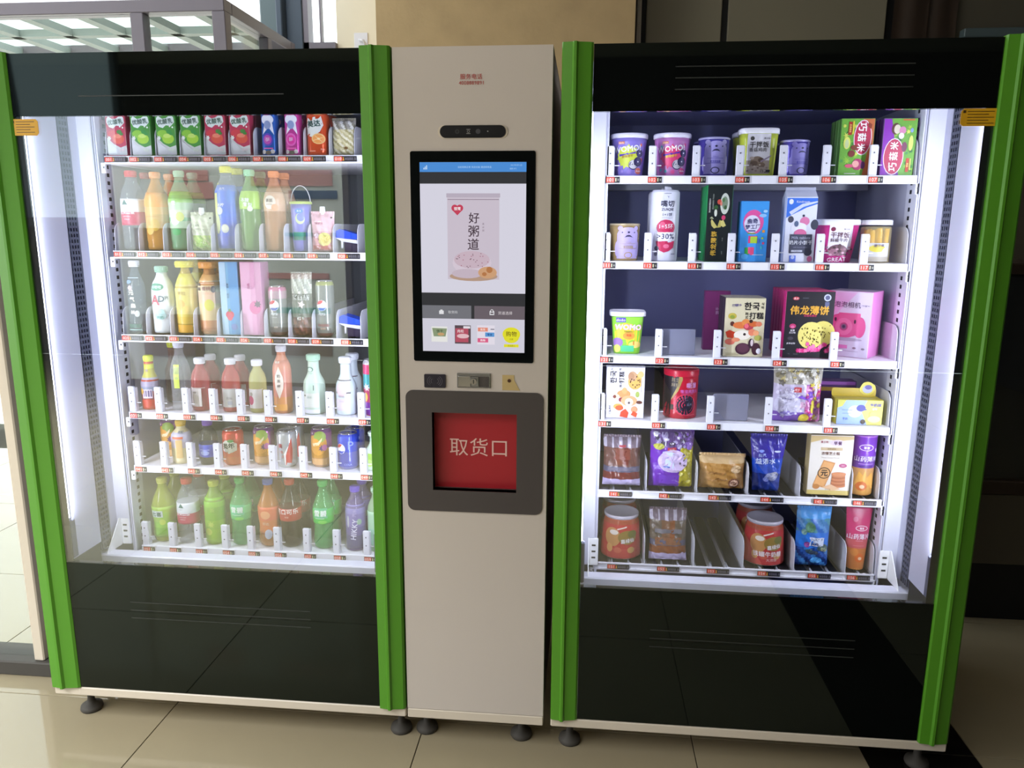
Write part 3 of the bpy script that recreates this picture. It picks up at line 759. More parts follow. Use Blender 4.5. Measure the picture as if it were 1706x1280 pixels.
def bottle(label, x, z, w, h, liquid, cap, items, shape='soft', sleeve=None, body='clear', capr=.0155, caph=.018, yf=YF, cat='drink bottle', name='drink_bottle', fill=.86, sleeve_z=(.3, .62), neck=None, group=None, rz=0.0):
    """PET bottle: liquid-coloured body, sleeve, neck and ridged cap"""
    R = w/2; t = put(name, label, cat, x, z, yf, w, rz, group); H = h-caph
    sh = dict(soft=[(0, .72), (.012, .95), (.05, 1), (.10, .95), (.14, 1), (.30, 1), (.33, .97), (.60, .97), (.64, 1), (.70, .97), (.80, .78), (.90, .50), (.95, .38), (1, .36)],
              contour=[(0, .70), (.03, .92), (.12, 1), (.24, .93), (.34, .88), (.45, .96), (.60, 1), (.68, .96), (.80, .70), (.90, .45), (.96, .37), (1, .37)],
              straight=[(0, .85), (.012, .98), (.03, 1), (.40, 1), (.70, 1), (.76, .97), (.84, .76), (.92, .50), (.96, .46), (1, .46)],
              milk=[(0, .85), (.015, 1), (.05, 1), (.50, 1), (.60, .93), (.70, .68), (.76, .55), (.85, .50), (.93, .50), (1, .48)],
              dome=[(0, .84), (.012, .98), (.05, 1), (.50, 1), (.62, 1), (.72, .96), (.82, .82), (.90, .58), (.95, .46), (1, .45)],
              ribbed=[(0, .84), (.02, 1), (.10, .95), (.14, 1), (.20, .95), (.24, 1), (.30, .96), (.50, .96), (.56, 1), (.66, .97), (.78, .74), (.90, .44), (1, .40)])[shape]
    prof = [(max(R*r, .001), H*f) for f, r in sh]
    MB().lathe([(r, q) for r, q in prof], liquid, 28).build('body', body, t, local=True)
    if sleeve:
        s = surf_lathe(prof); z0, z1 = H*sleeve_z[0], H*sleeve_z[1]; K = 10
        rr = lambda q: abs(s(0, q, 0)[1])+.0006
        pr = [(rr(z0+(z1-z0)*k/K), z0+(z1-z0)*k/K, (sleeve if isinstance(sleeve, str) else sleeve[min(len(sleeve)-1, int(k*len(sleeve)/K))])) for k in range(K+1)]
        MB().lathe(pr, pr[0][2], 28).build('sleeve', 'plastic', t, local=True)
    cm = MB(); cr = max(capr, prof[-1][0]+.001)
    cm.lathe([(cr-.0005, H-.001), (cr, H), (cr, H+.003), (cr-.001, H+.0035), (cr, H+.004), (cr, h-.002), (cr-.002, h), (.001, h)], cap, 24)
    for k in range(24):
        a = 2*PI*k/24; cm.box(cr*math.cos(a)-.0006, cr*math.cos(a)+.0006, cr*math.sin(a)-.0006, cr*math.sin(a)+.0006, H+.005, h-.003, cap)
    cm.build('cap', 'plastic', t, local=True)
    if items: deco(items, surf_lathe(prof), off=.0012).build('printed_label', 'print', t, local=True)
    return t
def drink_can(label, x, z, w, h, cols, items, yf=YF, top='#c9cbd0', cat='drink can', name='drink_can', group=None, dz=0.0):
    R = w/2; t = put(name, label, cat, x, z, yf, w, 0, group)
    prof = [(R*.78, 0), (R*.80, .002), (R, .010), (R, h*.25), (R, h*.5), (R, h*.75), (R, h-.014), (R*.86, h-.003)]
    c = cols if isinstance(cols, list) else [cols]
    pr = [(r, q, c[min(len(c)-1, int(i*len(c)/len(prof)))]) for i, (r, q) in enumerate(prof)]
    MB().lathe(pr, c[0], 32).build('body', 'can', t, local=True)
    MB().lathe([(R*.86, h-.0032), (R*.88, h-.001), (R*.86, h), (R*.82, h-.001), (R*.80, h-.004), (.002, h-.004)], top, 32).box(-.006, .006, -.012, .006, h-.0038, h-.0028, top).build('can_lid', 'chrome', t, local=True)
    if items: deco(items, surf_lathe(prof)).build('printed_label', 'print', t, local=True)
    return t
def pouch(label, x, z, w, h, d, colfn, items, yf=YF, name='snack_bag', cat='snack bag', m='film', crimp=True, rz=0.0, squash=1.0, group=None, taper=0.0, seed=1, lean=0.0):
    t = put(name, label, cat, x, z, yf, d, rz, group)
    rnd = random.Random(seed); ph = [rnd.random()*6.28 for _ in range(6)]
    def T(u, v):
        a = abs(2*u-1); b = abs(2*v-1)
        return d*(1-a**2.6)**.6*(1-b**3.2)**.55 if a < 1 and b < 1 else 0
    def wr(u, v): return .0022*math.sin(u*23+v*9+ph[0])+.0016*math.sin(v*41+u*13+ph[1])+.0012*math.sin((u-v)*57+ph[2])
    def X(u, v): return (u-.5)*w*(1-taper*(1-v)-.05*math.sin(PI*v))
    def side(s):
        def fn(u, v):
            k = T(u, v); edge = min(u, 1-u, v, 1-v)
            return (X(u, v), s*(k/2+(wr(u, v) if edge > .03 else 0)*min(1, k/.01))+lean*v*h, h*v)
        return fn
    b = MB(); b.grid(side(-1), 22, 26, colfn=colfn if callable(colfn) else (lambda u, v: colfn)); b.grid(side(1), 22, 26, colfn=colfn if callable(colfn) else (lambda u, v: colfn))
    b.build('bag_body', m, t, local=True)
    if crimp:
        c = MB(); c0 = colfn(.5, .99) if callable(colfn) else colfn
        c.grid(lambda u, v: (X(u, 1)*1.0, .0012*math.sin(u*90)+lean*h, h-.003+.010*v), 60, 2, c0)
        c1 = colfn(.5, .01) if callable(colfn) else colfn
        c.grid(lambda u, v: (X(u, 0), .0012*math.sin(u*90), .007*(1-v)-.0), 60, 2, c1)
        c.build('seal', m, t, local=True)
    if items:
        sd = side(-1)
        def S(u, v, e):
            uu = min(.98, max(.02, u/(w*(1-taper*(1-v/h)-.05*math.sin(PI*v/h)))+.5)); vv = min(.98, max(.02, v/h)); p = sd(uu, vv)
            return (p[0], p[1]-.0012-e, p[2])
        deco(items, S).build('printed_label', 'print', t, local=True)
    return t
def squeeze_tube(label, x, z, w, h, colfn, items, yf=YF, wb=None, name='snack_tube', cat='snack tube'):
    """round at the foot, flat crimped at the top"""
    wb = wb or w*.72; t = put(name, label, cat, x, z, yf, wb)
    def fn(s):
        def g_(u, v):
            a = PI*u; hw = wb/2+(w/2-wb/2)*v; dp = wb/2*(1-v**1.6*.93)
            return (-hw*math.cos(a), s*dp*math.sin(a)+0, h*v)
        return g_
    b = MB().grid(fn(-1), 20, 14, colfn=colfn).grid(fn(1), 20, 14, colfn=colfn)
    b.box(-w/2, w/2, -.0012, .0012, h-.008, h+.004, colfn(.5, 1)); b.lathe([(wb/2, .0), (wb/2, .004), (.001, .004)], '#d8b060', 24)
    b.build('tube_body', 'plastic', t, local=True)
    f = fn(-1)
    def S(u, v, e):
        vv = v/h; hw = wb/2+(w/2-wb/2)*vv; a = math.acos(max(-1, min(1, -u/hw))); p = f(a/PI, vv); return (p[0], p[1]-.0008-e, p[2])
    deco(items, S).build('printed_label', 'print', t, local=True)
    return t
def spout_pouch(label, x, z, w, h, base, cap, items, yf=YF):
    ph = h*.84
    t = pouch(label, x, z, w, ph, .030, base, items, yf, 'spout_pouch', 'drink pouch', 'film', True)
    MB().tube([(0, 0, ph-.004), (0, 0, h-.016)], .0055, '#eeeeee', 12).build('spout', 'plastic', t, local=True)
    MB().lathe([(.0085, h-.018), (.0090, h-.016), (.0080, h-.002), (.007, h), (.001, h)], cap, 16).build('cap', 'plastic', t, local=True)
    return t

# ------------------------------------------------ snack machine, top shelf
z = RZ['R1']
def womo(label, x, bg, splat, band, word, seal):
    it = [('r', 0, .050, .088, .078, bg)]
    for k, (u, v, r) in enumerate(((-.036, .018, .006), (-.03, .028, .008), (.03, .02, .007), (.034, .085, .006), (-.035, .08, .005), (.0, .012, .009), (.02, .012, .006), (.036, .045, .007), (-.02, .014, .006))):
        it.append(('s', u, v, r*.5, r, 7, seal[k % len(seal)]))
    it += [('s', -.006, .054, .027, .033, 17, splat), ('r', -.024, .0905, .018, .007, '#e88a3a'), ('t', -.024, .0905, .005, 'dodo', '#ffffff', 0, .03),
           ('t', -.008, .0745, .0145, word, '#ffffff', .10, .05), ('p', [(-.030, .060), (.016, .067), (.018, .062), (-.028, .054)], '#5a38b8'), ('t', -.006, .0545, .0072, '麦味饼干', band, .10, .05),
           ('e', .011, .0315, .0135, .0135, '#2a2658'), ('e', .011, .0325, .0120, .0120, '#d8d6dc'), ('e', .0245, .0400, .0128, .0128, '#2c2652'), ('e', .0245, .0400, .0085, .0085, '#3c3468'), ('e', .0245, .0400, .002, .002, '#e8e6f6'),
           ('e', .0290, .0625, .0105, .0105, '#2c2652'), ('e', .0290, .0625, .007, .007, '#3c3468'), ('e', .0290, .0625, .002, .002, '#e8e6f6'), ('e', .026, .0150, .0095, .0085, seal[-1]), ('t', .026, .0150, .005, 'dodo', '#ffffff', 0, .02)]
    return tub(label, x, z, .106, .117, .078, bg, '#eceaf8', it, lid_h=.013)
womo('purple snack cup with a lime splash label, first on the top snack shelf', .514, '#8f7fd8', '#d3e04a', '#b0781e', 'WOMO!', ['#b39be8', '#a58ee0', '#c8b4f0', '#e0705a'])
womo('pink snack cup with a crimson splash label, second on the top snack shelf', .635, '#c77fc0', '#e8407c', '#e8d03a', 'WOMO!', ['#5ab8c0', '#e85a9a', '#8fd0d0', '#e0308a'])
def bear(label, x, zz, w, h, base, pale, rim, dark, turn=0.0, hand=True, word='脆性饼干', yf=YF):
    u0 = turn
    it = [('r', u0, h*.40, w*.74, h*.68, pale), ('e', u0, h*.72, w*.36, h*.18, pale), ('e', u0-w*.27, h*.87, w*.085, h*.062, pale), ('e', u0+w*.27, h*.87, w*.085, h*.062, pale), ('e', u0-w*.37, h*.32, w*.07, h*.2, pale), ('e', u0+w*.37, h*.32, w*.07, h*.2, pale),
          ('e', u0-w*.20, h*.76, .0020, .0020, dark), ('e', u0+w*.20, h*.76, .0020, .0020, dark), ('e', u0, h*.765, .0035, .0028, dark),
          ('p', [(u0-.012, h*.625), (u0-.006, h*.68), (u0, h*.695), (u0+.006, h*.68), (u0+.012, h*.625), (u0+.004, h*.65), (u0, h*.645), (u0-.004, h*.65)], dark),
          ('r', u0, h*.46, w*.50, .0010, base), ('r', u0, h*.33, w*.62, .0012, base), ('r', u0, h*.375, .026, .0062, base), ('t', u0, h*.375, .0050, word, pale, 0, .02), ('t', u0, h*.50, .0035, 'biscuit', base), ('e', u0, h*.15, .012, .009, dark if hand else base), ('e', u0, h*.15, .009, .0065, pale)]
    return tub(label, x, zz, w, h, w*.90, base, rim, it, lid_h=.006, rim=.001, mat_='can', cat='snack can', name='snack_can', lidmat='can', yf=yf)
b3 = bear('violet snack can with a pale moustached bear face, facing front on the top shelf', .750, z, .088, .105, '#5048a8', '#a49cdc', '#c8c4ee', '#2c2a50')
twin(b3, -.004, .090, 'violet snack can standing behind the front-facing moustached bear can', None)
it = [('r', -.004, .060, .062, .104, '#e4e2e8'), ('r', -.004, .024, .062, .036, '#a89a90'), ('e', -.022, .100, .0055, .0055, '#4c4a46'), ('t', .016, .100, .005, '莫小仙', '#6a6870', 0, .02), ('t', -.003, .084, .0155, '干拌饭', '#33302e', 0, .03), ('t', -.006, .070, .0105, '香菇鸡肉', '#45403c', 0, .01),
      ('e', -.006, .040, .017, .013, '#8d7a6a'), ('e', -.014, .034, .010, .007, '#6a5648'), ('e', .004, .043, .008, .006, '#5a483a'), ('e', .006, .030, .010, .006, '#7a6656'), ('e', -.020, .048, .006, .004, '#c0b0a4'), ('p', [(.002, .040), (.030, .056), (.031, .053), (.004, .036)], '#9a8aa0'), ('r', .022, .0135, .016, .0075, '#26241e'), ('t', .008, .0135, .007, '15', '#2a2a2a', 0, .03)]
for k in range(12): it.append(('e', -.03+.0045*k, .014+.004*((k*7) % 5), .003, .0022, ['#6e5c50', '#c2b4a6', '#8d7c70'][k % 3]))
yc = tub('lime yellow rice cup with a white front label and white lid on the top shelf', .869, z, .109, .128, .090, '#c2cf3c', '#efeef4', it, n=3.4, sy=.72, lid_h=.015)
twin(yc, -.012, .085, 'lime yellow rice cup standing behind another lime yellow rice cup')
b5 = bear('violet snack can turned left so its pale bear faces sideways, fifth on the top shelf', .970, z, .081, .097, '#564cae', '#8f86d0', '#b8b2e6', '#34315c', turn=.012)
twin(b5, -.020, .085, 'violet snack can behind the sideways-turned bear can on the top shelf')
def mushroom(label, x, side, right, flip, w=.088):
    it = [('r', 0, .075, w-.003, .146, '#6fb03c')]
    rn = random.Random(5+flip)
    for k in range(30): it.append(('s', (rn.random()-.5)*w*.85, .012+rn.random()*.125, .003, .005+rn.random()*.006, 6, rn.choice(['#3f8a34', '#a8d048', '#d8e060', '#4a9a50', '#2f6a3a', '#8fc83c'])))
    if not flip:
        it += [('p', [(.012, .148), (.042, .148), (.042, .002), (.020, .002), (.030, .07), (.016, .11)], '#c4683a'), ('e', .014, .100, .0235, .046, '#f2e4ee'), ('e', .014, .100, .0215, .0435, '#c02850'),
               ('t', .012, .128, .020, '巧', '#ffffff', -PI/2, .05), ('t', .012, .101, .021, '菇', '#ffffff', -PI/2, .05), ('t', .012, .074, .020, '米', '#ffffff', -PI/2, .05),
               ('p', [(.026, .140), (.036, .134), (.034, .122), (.026, .128)], '#8a3a20'), ('r', -.020, .124, .009, .034, '#b02a24'), ('t', -.020, .124, .005, '优质组合', '#f4e080', -PI/2, .04), ('r', -.012, .126, .004, .034, '#e0d040'),
               ('e', -.026, .086, .009, .016, '#e2e86a'), ('e', -.026, .084, .005, .012, '#c9d8a0'), ('e', -.005, .074, .010, .007, '#7a3420'), ('e', -.012, .058, .009, .009, '#7c2c28'), ('e', .006, .030, .014, .015, '#b0306a'), ('e', .001, .031, .009, .009, '#e8a8a0'), ('e', -.016, .026, .011, .005, '#d85a78'), ('e', .020, .028, .006, .010, '#6a2a6a'), ('r', -.012, .006, .03, .002, '#e8e8e0')]
    else:
        it += [('p', [(-.043, .148), (-.024, .148), (-.014, .10), (-.030, .05), (-.026, .002), (-.043, .002)], '#8a1cb0'), ('p', [(-.030, .06), (-.026, .002), (.006, .002), (0, .02)], '#7a2aa0'), ('e', -.012, .050, .0265, .048, '#f2e4ee'), ('e', -.012, .050, .0245, .0455, '#c23058'),
               ('t', -.012, .078, .020, '米', '#ffffff', PI/2, .05), ('t', -.012, .051, .021, '菇', '#ffffff', PI/2, .05), ('t', -.012, .023, .020, '巧', '#ffffff', PI/2, .05),
               ('e', -.012, .122, .011, .015, '#5a3426'), ('e', -.008, .121, .0085, .012, '#e0d4bc'), ('e', .006, .118, .009, .010, '#d88ab0'), ('e', .004, .104, .007, .008, '#f0e4ec'), ('e', .014, .075, .007, .013, '#7a3a5a'), ('e', .030, .085, .006, .020, '#d8e070'), ('r', .026, .028, .008, .036, '#c8442a'), ('t', .026, .028, .005, '新品', '#f4e080', -PI/2, .04), ('r', .033, .030, .003, .030, '#e0d070'), ('e', .030, .118, .004, .006, '#8aa8d8'), ('r', .02, .145, .03, .004, '#c86a3a')]
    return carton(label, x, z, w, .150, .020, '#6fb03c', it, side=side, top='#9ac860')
m1 = mushroom('green and brown biscuit box with a red oval, sixth on the top shelf', 1.122, '#4c7a34', '#c4683a', 0)
for k in range(1, 4): twin(m1, -.0035*k-.002, .022*k, ORD[k]+' box of the queue of green and brown biscuit boxes', 'boxes queued behind the green and brown box')
del m1['group']
m2 = mushroom('green and purple biscuit box printed upside down, last on the top shelf', 1.232, '#5c2a7a', '#8a1cb0', 1)
for k in range(1, 3): twin(m2, -.006*k, .022*k, ORD[k]+' box of the queue of green and purple biscuit boxes', 'boxes queued behind the purple box')
del m2['group']

# ------------------------------------------------ snack machine, second shelf
z = RZ['R2']
bear('gold snack can with a lavender moustached bear, first on the second snack shelf', .509, z, .089, .105, '#b49a6a', '#b7a8dc', '#cdbb98', '#3a3450', turn=.010, hand=False)
def tall_tube(label, x, zz, yf=YF):
    w, h = .081, .196
    it = [('r', .003, .188, .020, .0015, '#6a6a80'), ('t', .005, .178, .006, 'Y', '#5a5a80'), ('t', .004, .160, .0175, '嘴切', '#3a3a52', 0, .03), ('t', .004, .1435, .0085, 'ZUIQIE', '#3a3a52', 0, .03), ('t', .004, .130, .0095, '1+1饼', '#4a4a60', 0, .02), ('t', .004, .121, .0035, '1+1>2 biscuit', '#6a6a80'),
          ('e', .001, .094, .026, .022, '#c02c58'), ('e', -.008, .100, .008, .010, '#d85a7c'), ('t', .002, .097, .013, '1+5环', '#f0dfe6', 0, .02), ('r', .001, .0695, .058, .023, '#e9e9f4'), ('t', .001, .0695, .0145, '>30%', '#3c3c66', 0, .02), ('p', [(-.025, .056), (.027, .056), (.024, .038), (.010, .028), (-.002, .024), (-.014, .030), (-.022, .040)], '#c02c58'), ('e', .004, .042, .008, .006, '#e07090'), ('e', -.022, .036, .0065, .0065, '#4a4a5c'), ('e', -.024, .020, .005, .006, '#7a7a90'), ('r', .024, .02, .012, .003, '#9090a8')]
    t = put('snack_tube', label, 'snack tube', x, zz, yf, w)
    prof = [(w/2-.003, 0), (w/2-.001, .004), (w/2, h*.5), (w/2, h-.006), (w/2-.003, h)]
    MB().lathe([(r, q) for r, q in prof], '#d9dae8', 36, 2.4).build('body', 'plastic', t, local=True)
    MB().lathe([(w/2-.004, h-.001), (w/2-.004, h+.002), (.002, h+.002)], '#cfd0de', 32, 2.4).prism([(-.004, h+.002), (.016, h+.004), (.012, h+.010), (-.004, h+.012)], -.02, -.008, '#eeeef6', axis='y').build('lid', 'plastic', t, local=True)
    deco(it, surf_lathe(prof, 2.4)).build('printed_label', 'print', t, local=True); return t
tt = tall_tube('tall white snack tube with a crimson fruit print, second on the second shelf', .621, z)
twin(tt, -.010, .090, 'tall white snack tube standing behind the crimson-printed one')
it = [('r', .0, .105, .066, .206, '#101a1c'), ('t', -.027, .155, .0045, '海苔咸味薄脆饼干', '#d8d8d0', PI/2, .02), ('t', -.018, .165, .004, 'SEAWEED THIN', '#a8b0a8', PI/2), ('e', .014, .160, .0125, .029, '#c9cfc4'), ('e', .014, .162, .008, .018, '#7a8a74'), ('e', .010, .170, .004, .006, '#4a7040'), ('e', .016, .150, .004, .006, '#35582f'),
      ('e', -.001, .165, .006, .007, '#c04a3a'), ('e', .004, .160, .003, .006, '#d88070'), ('e', .012, .122, .0055, .0065, '#c83a6a'), ('e', -.010, .135, .004, .010, '#d8dcd0'), ('e', -.010, .15, .006, .006, '#2f5a2c'), ('p', [(-.020, .118), (-.012, .108), (-.003, .096), (-.012, .092), (-.020, .100), (-.022, .112)], '#c8bc6c'), ('p', [(-.004, .094), (.002, .116), (.008, .112), (.006, .096)], '#b8ac58'), ('p', [(.004, .112), (.012, .116), (.020, .100), (.012, .096), (.006, .100)], '#d0c474'), ('p', [(-.026, .12), (-.02, .125), (-.014, .118)], '#b0b490')]
for k, ch in enumerate('伟龙薄饼'): it.append(('t', -.012, .024+.0175*k, .0150, ch, '#d2a93c', PI/2, .05))
it += [('t', -.003, .06, .003, 'seaweed flavour', '#608060', PI/2), ('t', .012, .062, .003, '净含量', '#a0a8a0', PI/2), ('t', .012, .025, .0035, '168克', '#a0a8a0', PI/2)]
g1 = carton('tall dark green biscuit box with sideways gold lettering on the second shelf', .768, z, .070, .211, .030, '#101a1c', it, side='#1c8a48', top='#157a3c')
for k in range(1, 4): twin(g1, -.006*k, .032*k, ORD[k]+' box of the queue of tall dark green boxes', 'tall dark green boxes in the queue')
del g1['group']
it = [('r', 0, .0845, .074, .164, '#3f9ae6'), ('e', -.003, .110, .028, .034, '#e058a0'), ('e', -.006, .105, .022, .024, '#dcdcf2'), ('t', -.005, .113, .0135, '曲奇', '#2a2a6a', .06, .04), ('t', -.004, .097, .0125, '梦工厂', '#2a2a6a', .06, .03), ('r', -.006, .086, .020, .0035, '#3a3a7a'), ('r', -.006, .079, .022, .003, '#58a838'), ('r', -.002, .062, .024, .020, '#d23a7a'), ('r', .001, .061, .019, .018, '#a8c83c'), ('r', -.016, .030, .012, .020, '#3aa848'), ('r', -.010, .032, .006, .018, '#e8508a'), ('r', -.002, .030, .010, .022, '#d84878'),
      ('r', .026, .085, .007, .007, '#e89a3a'), ('r', .024, .066, .006, .005, '#b8d050'), ('r', .027, .052, .006, .006, '#d84a7a'), ('e', .022, .128, .010, .005, '#8fc4f4'), ('e', -.022, .015, .010, .008, '#5ab0f0'), ('r', .014, .020, .030, .0015, '#c8e0f8'), ('e', .028, .140, .006, .004, '#a8d4f8'), ('r', .014, .058, .004, .012, '#5a7ae0'), ('r', .022, .040, .005, .008, '#4ac0c8')]
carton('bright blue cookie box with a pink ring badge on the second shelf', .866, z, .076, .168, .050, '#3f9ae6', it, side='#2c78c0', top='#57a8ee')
it = [('r', 0, .09, .082, .176, '#dfe2f2'), ('p', [(-.041, .176), (.041, .176), (.041, .160), (.012, .150), (-.030, .128), (-.041, .122)], '#3d74dc'), ('p', [(-.034, .138), (.0, .160), (.041, .168), (.041, .164), (.004, .152), (-.028, .130)], '#cfd8f4'), ('e', -.030, .166, .006, .007, '#e8ecfa'), ('t', .002, .166, .006, 'Kindream', '#dfe6fa', 0, .03),
      ('e', -.028, .118, .008, .009, '#4a4a5a'), ('e', .006, .128, .0035, .0035, '#3c3c4c'), ('e', .010, .113, .013, .012, '#d87ca8'), ('e', -.004, .096, .022, .013, '#e6e6f6'), ('e', .0, .079, .017, .013, '#d06a98'), ('e', -.012, .106, .006, .008, '#5a6a8a'), ('e', .037, .104, .010, .014, '#3f4254'), ('r', .003, .0515, .060, .052, '#46485c'), ('t', .003, .068, .0072, 'Milk tablets', '#b8bcd4', 0, .02), ('t', .003, .055, .0115, '奶片小饼干', '#eef0fa', 0, .03), ('t', .003, .042, .0035, 'milk biscuit sticks', '#9a9cb4'), ('r', -.006, .0315, .030, .0050, '#c8ccdc'), ('t', -.006, .0315, .003, '净含量80克', '#45455a'), ('e', .024, .029, .011, .011, '#3a3c4e'), ('r', -.016, .010, .017, .018, '#5a78d8'), ('e', -.016, .014, .005, .005, '#c0ccf0'), ('e', .030, .010, .007, .008, '#d06a98')]
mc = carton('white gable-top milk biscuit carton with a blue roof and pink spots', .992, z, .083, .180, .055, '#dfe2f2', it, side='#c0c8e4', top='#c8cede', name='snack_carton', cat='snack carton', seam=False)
MB().prism([(-.0275, .179), (.0275, .179), (.002, .198), (.002, .206), (-.002, .206), (-.002, .198)], -.0405, .0405, '#c9cde0', axis='x').build('gable_top', 'carton', mc, local=True)
it = [('r', .004, .070, .064, .068, '#e6e2ec'), ('e', -.018, .092, .0065, .006, '#7a2848'), ('t', .018, .092, .005, '莫小仙', '#7a7078', 0, .02), ('t', .002, .076, .0155, '干拌饭', '#5c1f3a', 0, .03), ('t', .000, .062, .0105, '鲜椒牛肉', '#4c2a38', 0, .01), ('e', .0, .034, .026, .016, '#7a5560'), ('e', -.014, .028, .014, .010, '#a8788a'), ('e', .004, .040, .006, .012, '#5a3a40'), ('e', .012, .034, .006, .009, '#8a6068'), ('t', .0, .0085, .011, 'GREAT', '#f0e8ee', .05, .03)]
for k in range(20): it.append(('e', -.038+.004*k, .022+.005*((k*7) % 5), .004, .003, ['#6e4c58', '#d2a4b6', '#9d6c80', '#4a3038'][k % 4]))
rc = tub('magenta rice cup with a white front label and wide white lid on the second shelf', 1.101, z, .132, .119, .094, '#c02c80', '#e6e6ee', it, n=2.6, sy=.85, lid_h=.016)
jar = put('snack_jar', 'clear jar of yellow snack sticks with a white lid, last on the second shelf', 'snack jar', 1.210, z, YF, .082)
MB().lathe([(.038, 0), (.040, .003), (.040, .095), (.037, .1)], '#f4e4a8', 32).build('body', 'clearer', jar, local=True)
MB().lathe([(.0405, .104), (.0415, .105), (.0415, .116), (.040, .118), (.002, .118)], '#e2e2ea', 32).build('lid', 'plastic', jar, local=True)
rn = random.Random(4)
for k in range(11):
    a = 2*PI*k/9; r = .026 if k < 9 else .010; x_, y_ = r*math.cos(a), r*math.sin(a); tl = (rn.random()-.5)*.012
    MB().tube([(x_, y_, .006), (x_+tl, y_, .088+rn.random()*.008)], .0070, '#e6ae08', 10).build('snack_stick', 'plastic', jar, local=True)
deco([('r', 0, .030, .058, .050, '#c9c7c4'), ('e', -.006, .040, .022, .010, '#d8c850'), ('t', -.002, .048, .008, '磨牙棒', '#6a5a7a', 0, .02), ('e', .016, .030, .009, .012, '#e6e4e0'), ('r', 0, .012, .056, .010, '#b8b0a0')], surf_lathe([(.0402, 0), (.0402, .1)])).build('printed_label', 'print', jar, local=True)

# ------------------------------------------------ snack machine, third shelf
z = RZ['R3']
it = [('r', 0, .058, .090, .102, '#8ed03e'), ('p', [(-.040, .085), (-.010, .092), (.038, .085), (.034, .028), (-.034, .024)], '#f0c832'), ('r', -.020, .101, .028, .014, '#4a3fa8'), ('t', -.020, .101, .008, 'dodo', '#e0dcf8', 0, .03), ('t', .001, .080, .0150, 'WOMO', '#e070b8', -.02, .16), ('t', .001, .080, .0146, 'WOMO', '#fbf6fc', -.02, .05), ('t', .004, .0665, .0050, '乳酸菌夹心', '#5a7a2a', 0, .02), ('e', .004, .054, .017, .011, '#ec9a3c'), ('t', .004, .056, .007, '海盐', '#d84a2a', 0, .03), ('e', -.028, .034, .016, .014, '#9a70c0'), ('e', .022, .028, .018, .010, '#f0d070'), ('r', .018, .033, .004, .012, '#c88030'), ('r', .001, .016, .036, .018, '#58d094'), ('e', -.028, .016, .010, .012, '#e8e070')]
tub('green and yellow square snack cup with a white rimmed lid, alone on the third shelf', .526, z, .106, .125, .076, '#8ed03e', '#eceaf6', it, n=4.5, sy=.85, lid_h=.014, rim=.006)
it0 = [('r', 0, .0855, .112, .168, '#d8cfae'), ('t', .018, .147, .0215, '한국', '#201c20', 0, .06), ('t', .0478, .154, .0085, '식', '#2a2626', 0, .03), ('t', .0478, .143, .0085, '떡', '#2a2626', 0, .03), ('t', .0050, .125, .0085, '韩', '#2a2626', 0, .03), ('t', .0050, .115, .0085, '式', '#2a2626', 0, .03), ('t', .032, .120, .0185, '打糕', '#201c20', 0, .05), ('t', -.030, .149, .0075, '打糕', '#4a3a8a', .06, .03), ('t', -.018, .150, .0065, '伴多', '#4a3a8a', .06, .03)]
def rice_cake_art(rot=False):
    a = [('e', -.035, .118, .012, .009, '#c8b44c'), ('e', -.035, .116, .007, .005, '#8a9a3a'), ('e', -.034, .096, .006, .007, '#5a2c24'), ('e', -.010, .092, .022, .010, '#d8743c'), ('e', .004, .100, .012, .010, '#e08a48'), ('e', .012, .088, .014, .010, '#b03a4c'), ('e', .006, .090, .006, .007, '#e86a78'), ('e', .026, .096, .014, .008, '#c8622e'), ('e', .040, .096, .009, .007, '#d87a5a'),
         ('p', [(-.052, .072), (-.040, .078), (-.022, .070), (-.030, .054), (-.046, .056)], '#c23a1c'), ('e', -.004, .064, .024, .014, '#ece4d6'), ('e', .002, .066, .004, .004, '#3a2c28'), ('e', .022, .072, .010, .010, '#e08060'), ('e', .034, .070, .008, .008, '#e8a070'), ('e', -.038, .044, .014, .009, '#cf6a58'), ('e', -.022, .050, .012, .006, '#dc8a68'), ('e', .040, .056, .010, .008, '#a8a850'), ('s', .010, .090, .018, .024, 9, '#d8743c') if 0 else ('e', .018, .104, .005, .005, '#402018')]
    return a
it = it0+rice_cake_art()+[('e', -.001, .024, .021, .017, '#4a2438'), ('e', -.001, .026, .017, .013, '#5e3448'), ('e', .022, .040, .008, .014, '#3a1c30'), ('e', .024, .042, .004, .010, '#d8c8cc'), ('e', .036, .024, .012, .018, '#43202f'), ('e', .044, .018, .007, .008, '#e8e4ee'), ('r', -.034, .010, .030, .0015, '#9a9068'), ('r', -.03, .006, .036, .0015, '#9a9068')]
k1 = carton('cream rice cake box with black Korean lettering and dark cookies on the third shelf', .857, z, .114, .171, .030, '#d8cfae', it, side='#241f28', top='#c8c2ae')
for k in range(1, 3): twin(k1, -.008*k, .034*k, ORD[k]+' box of the queue of cream rice cake boxes', 'rice cake boxes in the queue')
del k1['group']
carton('purple-red narrow box far back in the third shelf queue beside the cream boxes', .800, z, .075, .180, .03, '#7a2a68', [('r', 0, .09, .07, .17, '#7a2a68'), ('t', .0, .12, .01, '饼干', '#c8a8c8', PI/2, .02)], yf=.41)
